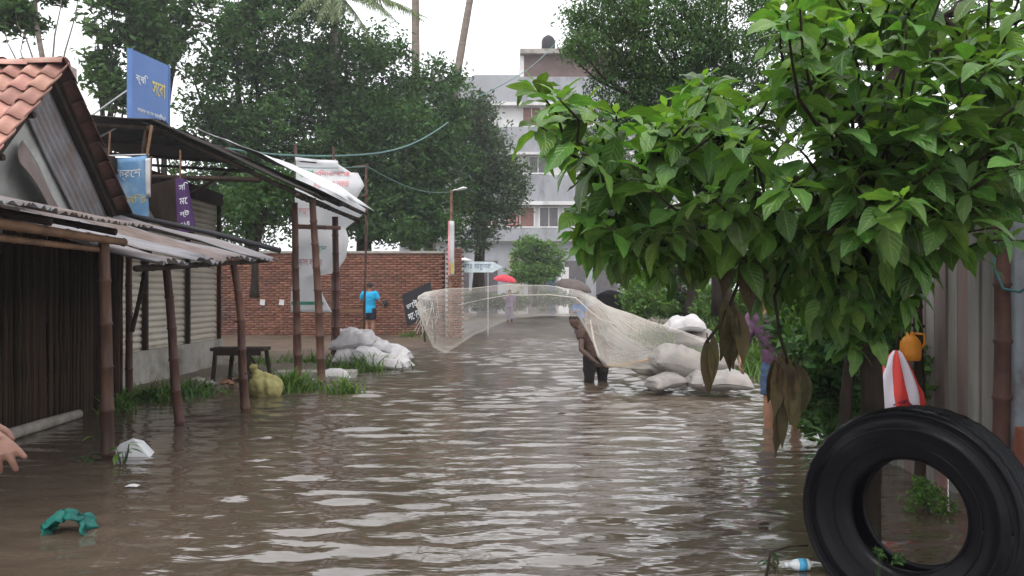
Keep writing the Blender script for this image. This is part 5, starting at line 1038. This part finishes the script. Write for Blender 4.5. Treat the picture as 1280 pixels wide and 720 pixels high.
# ------------------------------------------------------------------ people
M_skin = mat('brown_skin', (0.26, 0.135, 0.085), (0.20, 0.10, 0.065), rough=.5, scale=6, bump=.08, spec=.4)
M_skind = mat('dark_skin', (0.085, 0.045, 0.032), (0.06, 0.032, 0.024), rough=.5, scale=6, bump=.08, spec=.4)
M_hair = mat('black_hair', (0.015, 0.013, 0.013), rough=.5, bump=.3)
def cloth(name, c, **k): return mat(name, c, tuple(x * .78 for x in c), rough=.8, scale=7, bump=.3, bscale=18, bdist=.02, **k)
def hand(mb, w, dv, nv, curl=.5, s=1.0, curls=None, thumb=1):
    """w wrist, dv pointing direction, nv back-of-hand normal; thumb = +1/-1 side"""
    w = Vector(w); dv = Vector(dv).normalized(); nv = Vector(nv); nv = (nv - dv * nv.dot(dv)).normalized(); sv = dv.cross(nv).normalized() * thumb
    mb.tube([w - dv * .03 * s, w, w + dv * .03 * s, w + dv * .065 * s, w + dv * .09 * s], [.026 * s, .027 * s, .036 * s, .041 * s, .036 * s], 10, flat=.45, side=sv)
    spec = [(.030, .072, .0095), (.010, .080, .0098), (-.010, .074, .0095), (-.029, .058, .0082)]
    for k, (off, L_, r) in enumerate(spec):
        c = curls[k] if curls else curl; p = w + dv * (.082 + .004 * (1.5 - abs(k - 1))) * s + sv * off * s; d = (dv + sv * off * 1.5).normalized(); pts = [p - d * .02 * s, p]
        for seg, f in enumerate((.45, .31, .24)):
            ang = c * (.7, 1.0, .7)[seg]; q = Matrix.Rotation(ang, 3, sv * thumb if True else sv)
            d = (d * math.cos(ang) - nv * math.sin(ang) * 1.0).normalized() if seg == 0 else (d * math.cos(ang) + (d.cross(sv).normalized() * (1 if d.cross(sv).dot(-nv) >= d.cross(-sv).dot(-nv) else -1)) * math.sin(ang)).normalized()
            p = p + d * L_ * f * s; pts.append(p)
        mb.tube(pts, [r * 1.05 * s, r * 1.05 * s, r * 1.0 * s, r * .93 * s, r * .78 * s], 8)
        mb.ball(pts[-1], r * .78 * s, 8, 6)
    p = w + dv * .025 * s + sv * .026 * s; d = (dv * .75 + sv * .75 - nv * .25).normalized(); pts = [p - d * .01 * s, p + d * .03 * s, p + d * .03 * s + (dv * .9 + sv * .4 - nv * .3).normalized() * .028 * s]
    pts.append(pts[-1] + (dv - nv * .4).normalized() * .022 * s); mb.tube(pts, [.015 * s, .0125 * s, .011 * s, .009 * s], 8); mb.ball(pts[-1], .009 * s, 8, 6)
def person(label, J, shirt=None, pants=None, pants_len=1.0, sleeve=.6, skin=None, voxel=.014, name='person', group=None, face=(0, -1, 0), curl=.5, handn=None, shirt_low=.0, curls=None):
    skin = skin or M_skin; J = {k: Vector(v) for k, v in J.items()}; foot = (J['anL'] + J['anR']) / 2
    t = thing(name, label, 'person', (foot.x, foot.y, foot.z - .07), group); mb = MB(); sd = (J['shR'] - J['shL']).normalized()
    wst = J['pelvis'].lerp(J['chest'], .45)
    mb.tube([J['pelvis'] - (J['chest'] - J['pelvis']).normalized() * .10, J['pelvis'], wst, J['chest'], J['chest'].lerp(J['neck'], .75), J['neck']], [.10, .155, .138, .165, .12, .055], 14, flat=.68, side=sd)
    mb.tube([J['neck'] - (J['head'] - J['neck']).normalized() * .04, J['neck'].lerp(J['head'], .7)], [.058, .052], 10)
    fv = Vector(face).normalized(); up = (J['head'] - J['neck']).normalized(); sx = up.cross(fv).normalized(); fv = sx.cross(up).normalized(); rot = Matrix((sx, -fv, up)).transposed()
    h = J['head']; mb.ball(h, (.074, .092, .112), 16, 12, rot=rot); mb.ball(h + fv * .03 - up * .055, (.055, .062, .06), 12, 8, rot=rot)
    mb.ball(h + fv * .095 - up * .02, (.013, .018, .022), 8, 6, rot=rot); mb.ball(h + fv * .084 - up * .058, (.024, .01, .008), 8, 6, rot=rot)
    for s in (-1, 1): mb.ball(h + sx * s * .076 - up * .01, (.012, .02, .032), 8, 6, rot=rot); mb.ball(h + sx * s * .03 + fv * .082 + up * .012, (.016, .01, .009), 8, 6, rot=rot)
    for S in 'LR':
        sh, el_, ha = J['sh' + S], J['el' + S], J['ha' + S]
        mb.tube([sh - (el_ - sh).normalized() * .02, sh.lerp(el_, .35), el_, el_.lerp(ha, .3), ha], [.058, .052, .041, .042, .028], 10); mb.ball(sh, .062, 10, 8)
        mb.tube([J['chest'].lerp(J['neck'], .45), sh], [.09, .06], 10)
        hn = (handn or {}).get(S) or sd * (1 if S == 'R' else -1); hand(mb, ha, ha - el_, hn, curl, 1.0, (curls or {}).get(S), thumb=1 if S == 'L' else -1)
        hp, kn, an = J['hip' + S], J['kn' + S], J['an' + S]
        mb.tube([J['pelvis'].lerp(hp, .8) + Vector((0, 0, .05)), hp, hp.lerp(kn, .4), kn, kn.lerp(an, .3), an.lerp(kn, .12), an], [.09, .092, .08, .058, .059, .042, .038], 12)
        ff = Vector((fv.x, fv.y, 0)).normalized(); mb.tube([an - ff * .05 - Vector((0, 0, .035)), an + ff * .03 - Vector((0, 0, .03)), an + ff * .12 - Vector((0, 0, .05)), an + ff * .18 - Vector((0, 0, .055))], [.035, .042, .04, .024], 10, flat=.7, side=sx)
    body = remeshed(mb, voxel, 5); link('body', body, skin, t)
    hb_ = MB(); hb_.ball(h + up * .022 - fv * .014, (.081, .094, .104), 16, 10, rot=rot); hm = remeshed(hb_, .012, 2, 'hair')
    for v in hm.vertices:
        r_ = v.co - h; f_ = r_.dot(fv); u_ = r_.dot(up)
        if f_ > .03 and u_ < .055: v.co -= fv * (f_ - .03) * 1.2
        if u_ < -.03: v.co -= fv * 0 - up * (-.03 - u_)
        v.co += Vector((nz3(v.co, 60), nz3(v.co + Vector((5, 0, 0)), 60), nz3(v.co + Vector((0, 5, 0)), 60))) * .006
    link('hair', hm, M_hair, t)
    def wrinkle(me, a):
        ns_ = [v.normal.copy() for v in me.vertices]
        for v, nn_ in zip(me.vertices, ns_): v.co += nn_ * (noise.noise(Vector((v.co.x * 9, v.co.y * 9, v.co.z * 16))) * a + noise.noise(v.co * 26) * a * .4)
        return me
    if shirt:
        mb = MB(); lo = J['pelvis'] - (J['chest'] - J['pelvis']).normalized() * (.06 + shirt_low)
        mb.tube([lo, J['pelvis'], wst, J['chest'], J['chest'].lerp(J['neck'], .72), J['neck'].lerp(J['chest'], .12)], [.185, .182, .168, .188, .145, .072], 16, flat=.72, side=sd)
        for S in 'LR':
            sh, el_, ha = J['sh' + S], J['el' + S], J['ha' + S]; e = sh.lerp(el_, min(1, sleeve)); mb.ball(sh, .078, 10, 8); mb.tube([J['chest'].lerp(J['neck'], .45), sh], [.10, .078], 10)
            pts, rr_ = [sh, sh.lerp(e, .5), e], [.078, .072, .066]
            if sleeve > 1: pts.append(el_.lerp(ha, sleeve - 1)); rr_.append(.05)
            mb.tube(pts, rr_, 10)
        link('shirt', wrinkle(remeshed(mb, voxel, 4, 'shirt'), .012), shirt, t)
    if pants:
        mb = MB(); mb.tube([J['pelvis'] - (J['chest'] - J['pelvis']).normalized() * .12, J['pelvis'], J['pelvis'].lerp(wst, .55)], [.14, .178, .165], 14, flat=.74, side=sd)
        for S in 'LR':
            hp, kn, an = J['hip' + S], J['kn' + S], J['an' + S]; pts = [J['pelvis'].lerp(hp, .8) + Vector((0, 0, .05)), hp, hp.lerp(kn, min(1, pants_len * .5) ), hp.lerp(kn, min(1, pants_len))]; rr_ = [.105, .112, .104, .095]
            if pants_len > 1: pts.append(kn.lerp(an, pants_len - 1)); rr_[3] = .085; rr_.append(.07)
            mb.tube(pts, rr_, 12)
        link('shorts' if pants_len <= 1 else 'trousers', wrinkle(remeshed(mb, voxel, 4, 'pants'), .010), pants, t)
    return t
def standing(x, y, z, rot=0.0, h=1.65, **over):
    """upright pose facing -Y turned by rot (radians); over = joint offsets in local metres"""
    k = h / 1.65; B = dict(head=(0, -.02, 1.53), neck=(0, 0, 1.38), chest=(0, 0, 1.22), pelvis=(0, 0, .88), shL=(.19, 0, 1.33), shR=(-.19, 0, 1.33), elL=(.24, .03, 1.05), elR=(-.24, .03, 1.05), haL=(.25, -.06, .82), haR=(-.25, -.06, .82),
                           hipL=(.09, 0, .84), hipR=(-.09, 0, .84), knL=(.10, -.02, .46), knR=(-.10, -.02, .46), anL=(.10, .02, .08), anR=(-.10, .02, .08))
    B.update(over); c, s = math.cos(rot), math.sin(rot)
    return {j: Vector((x + (p[0] * c - p[1] * s) * k, y + (p[0] * s + p[1] * c) * k, z + p[2] * k)) for j, p in B.items()}
# blue shirt by the wall, back turned
xb, yb = X(462, 25.0), 25.0
person('person in a bright blue shirt and dark shorts facing the brick wall', standing(xb, yb, .05, R(168), 1.62, elL=(.30, -.03, 1.12), haL=(.22, -.2, 1.02), elR=(-.31, .02, 1.10), haR=(-.33, -.16, 1.0), knL=(.08, -.02, .46), anL=(.07, .02, .08)), cloth('cyan_shirt', (0.02, 0.34, 0.62)), cloth('navy_shorts', (0.02, 0.022, 0.035)), .7, .75, voxel=.018, face=(.25, 1, 0), shirt_low=.06)
# fisherman, bent over to the left
d = 13.6; px = lambda a, b_, dd=0: P(a, b_, d) + Vector((0, dd, 0))
JF = dict(head=px(722, 409, .10), neck=px(727, 417, .08), chest=px(734, 424, .05), pelvis=px(745, 446, 0), shL=px(728, 423, -.10), shR=px(745, 416, .18), elL=px(727, 440, -.22), haL=px(741, 452, -.36), elR=px(767, 411, .10), haR=px(764, 432, -.02),
          hipL=px(738, 449, -.04), hipR=px(752, 449, .04), knL=px(737, 468, -.06), knR=px(753, 468, .06), anL=px(737, 497, 0), anR=px(754, 497, .12))
_f0 = px(746, 480)
JF = {k_: _f0 + (v_ - _f0) * 1.10 for k_, v_ in JF.items()}
for k_ in ('knL', 'knR'): JF[k_].z = .12
for k_ in ('anL', 'anR'): JF[k_].z = -.22
JF['hipL'].z = JF['hipR'].z = JF['hipL'].z
person('fisherman bending forward in the water and casting the net, in dark trousers', JF, cloth('brown_shirt', (0.075, 0.042, 0.034)), cloth('charcoal_trousers', (0.025, 0.02, 0.02)), 1.6, .35, M_skind, .013, face=(-.9, -.3, -.25))
# man in purple, right
d = 9.06; px = lambda a, b_, dd=0: P(a, b_, d) + Vector((0, dd, 0))
JP = dict(head=px(944, 368, -.06), neck=px(955, 385, -.02), chest=px(964, 404, 0), pelvis=px(976, 456, .02), shL=px(944, 398, .12), shR=px(980, 400, -.08), elL=px(932, 430, .08), haL=px(923, 452, -.10), elR=px(1000, 430, -.10), haR=px(1006, 458, -.16),
          hipL=px(966, 462, .05), hipR=px(988, 462, -.03), knL=px(962, 500, .02), knR=px(993, 502, -.05), anL=px(963, 548, .05), anR=px(998, 550, .05))
for k_ in ('anL', 'anR'): JP[k_].z = -.22
person('person in a purple shirt and denim shorts wading behind the dry hanging leaves', JP, cloth('purple_shirt', (0.115, 0.062, 0.108)), cloth('denim_shorts', (0.055, 0.085, 0.16)), .85, .9, M_skin, .011, face=(-1, -.2, -.2))
# pointing person just outside the left edge
wz = P(4, 542, 2.1)
JN = standing(-1.86, 2.3, -.1, R(40), 1.62)
JN['shR'] = Vector((-1.70, 2.15, 1.22)); JN['elR'] = Vector((-1.47, 2.08, 1.22)); JN['haR'] = Vector((-1.285, 2.06, 1.093))
JN['shL'] = Vector((-2.0, 2.42, 1.22))
pp_ = person('person at the left edge, only a hand pointing down at the water in view', JN, cloth('grey_shirt', (.3, .3, .32)), cloth('brown_trousers', (.10, .08, .07)), 1.9, .55, mat('tan_skin', (0.22, 0.115, 0.085), (0.17, 0.085, 0.062), rough=.5, bump=.1, bscale=80, spec=.4), .0042, face=(.8, .6, 0), handn={'R': Vector((.4, -.5, .75))}, curls={'R': (.12, .35, .55, .7)})

# umbrellas with their holders, far down the road
def umbrella(label, c, r, axis_, m, parent_name='umbrella', hand_to=None):
    c = Vector(c); ax = Vector(axis_).normalized(); u = ax.cross(Vector((0, 1, .01))).normalized(); v = ax.cross(u); t = thing(parent_name, label, 'umbrella', tuple(c)); mb = MB()
    def fn(i, j):
        a = 2 * math.pi * j; rib = 1 - .09 * abs(math.sin(a * 4)); rr_ = r * math.sin(i * 1.35) / math.sin(1.35) * (1 - (1 - rib) * i)
        return c + (u * math.cos(a) + v * math.sin(a)) * rr_ + ax * (r * .62 * (math.cos(i * 1.35) - .2))
    o = mb.grid(fn, 8, 32).build('canopy', m, t, smooth=True); o.modifiers.new('s', 'SOLIDIFY').thickness = .004
    MB().tube([c + ax * r * .58, c - ax * r * .9], .008, 6).build('shaft', M_steel, t)
    for k_ in range(8):
        a = k_ * math.pi / 4 + math.pi / 8 * 0; pts = [c + (u * math.cos(a) + v * math.sin(a)) * (r * .98 * math.sin(i * 1.35) / math.sin(1.35)) + ax * (r * .62 * (math.cos(i * 1.35) - .2) - .012) for i in (0.05, .35, .7, 1)]
        MB().tube(pts, .004, 4).build('rib', M_steel, t)
    return t
M_red = mat('red_umbrella', (0.72, 0.07, 0.10), (0.60, 0.05, 0.08), rough=.6, scale=6, bump=.1); M_blk = mat('black_umbrella', (0.006, 0.0055, 0.007), spec=.05, rough=.7, bump=.1); M_brn = mat('brown_umbrella', (0.11, 0.085, 0.08), rough=.7, bump=.1)
d = 40; umbrella('small red umbrella far down the flooded road beside the arrow sign', P(631, 351, d), .54, (.12, -.15, 1), M_red)
J = standing(X(637, d), d, -.12, 0, 1.62, elR=(-.24, -.1, 1.15), haR=(-.06, -.2, 1.3)); person('distant person in mauve clothes holding the small red umbrella', J, cloth('mauve_shirt', (.26, .2, .30)), cloth('mauve_trousers', (.2, .17, .24)), 1.6, .8, voxel=.022)
d = 24; umbrella('black umbrella tilted low behind the thrown net', P(772, 383, d), .66, (.40, -.45, .8), M_blk)
J = standing(X(757, d), d, -.28, R(10), 1.5, haR=(-.05, -.22, 1.05), elR=(-.25, -.1, 1.0)); person('person behind the net holding the black umbrella', J, cloth('ochre_shirt', (.30, .2, .13)), cloth('grey_trousers', (.12, .11, .11)), 1.5, .8, voxel=.02)
d = 30; umbrella('dull brown umbrella left of the black one, behind the net', P(716, 361, d), .66, (.22, -.1, 1), M_brn)
J = standing(X(724, d), d, -.28, R(-15), 1.5, haR=(-.05, -.22, 1.15), elR=(-.25, -.1, 1.05)); person('person in a blue top under the dull brown umbrella', J, cloth('blue_top', (.07, .20, .50)), cloth('slate_trousers', (.10, .10, .13)), 1.6, .7, voxel=.02)
J = standing(X(748, 27), 27, -.28, R(20), 1.5); person('dark-haired person between the brown and the black umbrella', J, cloth('dun_shirt', (.20, .14, .12)), cloth('dun_trousers', (.10, .08, .08)), 1.6, .7, voxel=.02)

# ------------------------------------------------------------------ cast net in the air
nm = bpy.data.materials.new('fishing_net'); nm.use_nodes = True; N = nm.node_tree.nodes; L = nm.node_tree.links; b = N['Principled BSDF']; o_ = N['Material Output']
b.inputs['Base Color'].default_value = (.70, .66, .61, 1); b.inputs['Roughness'].default_value = .6
tr = N.new('ShaderNodeBsdfTransparent'); tl = N.new('ShaderNodeBsdfTranslucent'); tl.inputs[0].default_value = (.70, .66, .60, 1)
m1 = N.new('ShaderNodeMixShader'); m1.inputs[0].default_value = .45; L.new(b.outputs[0], m1.inputs[1]); L.new(tl.outputs[0], m1.inputs[2])
at = N.new('ShaderNodeAttribute'); at.attribute_name = 'strand_cover'; tcn = N.new('ShaderNodeTexCoord'); mpn = N.new('ShaderNodeMapping'); mpn.inputs['Scale'].default_value = (1, 1, 1)
L.new(tcn.outputs['UV'], mpn.inputs[0])
wv1 = N.new('ShaderNodeTexNoise'); wv1.inputs['Scale'].default_value = 1.0; wv1.inputs['Detail'].default_value = 5
at2 = N.new('ShaderNodeAttribute'); at2.attribute_name = 'fold'; cb = N.new('ShaderNodeCombineXYZ'); L.new(at2.outputs['Fac'], cb.inputs[0]); L.new(cb.outputs[0], wv1.inputs['Vector'])
mr = N.new('ShaderNodeMapRange'); mr.inputs[1].default_value = .3; mr.inputs[2].default_value = .7; mr.inputs[3].default_value = .45; mr.inputs[4].default_value = 1.5; L.new(wv1.outputs[0], mr.inputs[0])
mu = N.new('ShaderNodeMath'); mu.operation = 'MULTIPLY'; mu.use_clamp = True; L.new(at.outputs['Fac'], mu.inputs[0]); L.new(mr.outputs[0], mu.inputs[1])
m2 = N.new('ShaderNodeMixShader'); L.new(mu.outputs[0], m2.inputs[0]); L.new(tr.outputs[0], m2.inputs[1]); L.new(m1.outputs[0], m2.inputs[2]); L.new(m2.outputs[0], o_.inputs[0])
net = thing('cast_net', 'beige translucent fishing net spread in the air over the flooded road', 'fishing net', tuple(P(690, 475, 12.6)))
def tab(T, u):
    for a, b_ in zip(T, T[1:]):
        if a[0] <= u <= b_[0]:
            t = (u - a[0]) / (b_[0] - a[0]); t = t * t * (3 - 2 * t) * .35 + t * .65; return tuple(a[k] + (b_[k] - a[k]) * t for k in range(1, len(a)))
    return T[-1][1:]
# u: px, top py, bottom py, depth, bulge (m), density
NT = [(0, 524, 370, 388, 12.9, .08, .5), (.03, 530, 366, 408, 12.8, .2, .34), (.08, 543, 364, 432, 12.7, .4, .17), (.14, 560, 362, 440, 12.7, .6, .10), (.22, 590, 360, 420, 12.7, .75, .085), (.36, 640, 356, 398, 12.6, .9, .09), (.50, 690, 357, 394, 12.6, .9, .10), (.60, 722, 364, 396, 12.6, .8, .15),
      (.68, 742, 372, 428, 12.6, .6, .30), (.74, 756, 380, 456, 12.6, .45, .40), (.80, 776, 388, 458, 12.5, .4, .36), (.88, 810, 402, 462, 12.4, .5, .26), (.94, 850, 412, 480, 12.2, .5, .22), (1.0, 900, 430, 492, 12.0, .4, .16)]
nu, nv = 120, 44; vs = []; den = []; fol = []
for i in range(nu + 1):
    u = i / nu; pxx, yt, yb_, dd, bu, de = tab(NT, u)
    for j in range(nv):
        a = 2 * math.pi * j / nv; py = (yt + yb_) / 2 - (yb_ - yt) / 2 * math.cos(a); y = dd + bu * math.sin(a)
        p = P(pxx, py, dd); wob = noise.noise(Vector((u * 9, math.cos(a) * 2.5, math.sin(a) * 2.5 + 3))) * .05
        vs.append(Vector((p.x + wob, y, p.z + wob * .6 * (1 if 0 < j < nv else 1))))
        e = abs(math.cos(a)) ** 6; den.append(de * 1.0 * (1 + .9 * e) * (1 + .5 * noise.noise(Vector((u * 6, math.cos(a) * 1.5, math.sin(a) * 1.5))))); fol.append(math.cos(a) * 5 + u * 4 + math.sin(a) * 3 + 20 * (u > .66) * (math.cos(a + u * 3)))
fs = [(i * nv + j, i * nv + (j + 1) % nv, (i + 1) * nv + (j + 1) % nv, (i + 1) * nv + j) for i in range(nu) for j in range(nv)]
mb = MB(); mb.add(vs, fs); me = mb.mesh('mesh_bag'); a_ = me.attributes.new('strand_cover', 'FLOAT', 'POINT'); a_.data.foreach_set('value', den); a_ = me.attributes.new('fold', 'FLOAT', 'POINT'); a_.data.foreach_set('value', fol)
ob = link('mesh_bag', me, nm, net, smooth=True)
M_cord = mat('net_cord', (.60, .56, .50), rough=.7, bump=.2); M_cordo = mat('ochre_rope', (.50, .33, .17), rough=.7, bump=.2)
def ring(u0): i = int(u0 * nu); return [Vector(vs[i * nv + j]) for j in range(nv)] + [Vector(vs[i * nv])]
MB().tube([Vector(vs[i * nv]) for i in range(0, nu + 1, 2)], [.004] * 61, 5).build('upper_cord', M_cord, net, smooth=True)
MB().tube(ring(0.0) , .009, 6).build('lead_line', M_cord, net, smooth=True)
MB().tube([Vector(vs[i * nv + 8]) for i in range(20, 96, 2)], [.003 + .006 * (k_ / 38) for k_ in range(38)], 5).build('fold_cord', M_cord, net, smooth=True)
MB().tube([P(757, 457, 12.55), P(775, 457, 12.5), P(800, 452, 12.4), P(825, 446, 12.2), P(850, 442, 12.0)], [.03, .022, .018, .015, .012], 7).build('hand_rope', M_cordo, net, smooth=True)
MB().tube([P(738, 400, 12.55), P(742, 425, 12.3), P(748, 445, 12.2), P(757, 457, 12.4)], [.008, .014, .018, .022], 6).build('edge_rope', M_cord, net, smooth=True)
# frayed gathering at the left rim
fm = MB(); rg = random.Random(77)
for k_ in range(24):
    a = P(rg.uniform(524, 545), rg.uniform(366, 400), 12.8) + Vector((0, rg.uniform(-.15, .15), 0)); q_ = a + Vector((rg.uniform(-.10, .05), rg.uniform(-.05, .05), rg.uniform(-.35, .06))); fm.tube([a, a.lerp(q_, .5) + Vector((rg.uniform(-.05, .05), 0, 0)), q_], .0035, 4)
fm.build('frayed_edge', M_cord, net)['kind'] = 'stuff'

# ------------------------------------------------------------------ loose specks floating
for px_, py, s_, lab in ((702, 518, .03, 'tiny dark scrap floating in the middle of the road'), (166, 609, .03, 'pale scrap floating between the green net scrap and the foam slab'), (955, 657, .02, 'small brown scrap floating left of the tyre'), (505, 543, .025, 'small dark leaf floating in front of the bamboo poles')):
    dd = D(py); c = Vector((X(px_, dd), dd, .012)); o = MB().grid(lambda i, j: c + Vector(((i - .5) * s_ * 3, (j - .5) * s_ * 2, .012 * math.sin(i * 3.1) * math.sin(j * 3.1) + .006 * nz3((i * 5, j * 5, px_)))), 6, 6).build('floating_scrap', M_sackw if px_ == 166 else M_dwood, None, tuple(c), True); o.modifiers.new('s', 'SOLIDIFY').thickness = .004
    tag(o, lab, 'litter', 'litter floating on the water')
# ------------------------------------------------------------------ damp air
hm_ = bpy.data.materials.new('haze'); hm_.use_nodes = True; N = hm_.node_tree.nodes; N.clear(); vo = N.new('ShaderNodeVolumePrincipled'); oo = N.new('ShaderNodeOutputMaterial')
vo.inputs['Color'].default_value = (.93, .95, 1, 1); vo.inputs['Density'].default_value = .0011; vo.inputs['Anisotropy'].default_value = .2; hm_.node_tree.links.new(vo.outputs[0], oo.inputs['Volume'])
hz_ = MB().box((0, 270, 8.5), (404, 664, 20)).build('haze', hm_); tag(hz_, 'thin pale damp air over the whole street', 'haze', kind='stuff')
bpy.data.scenes.remove(_tmp)
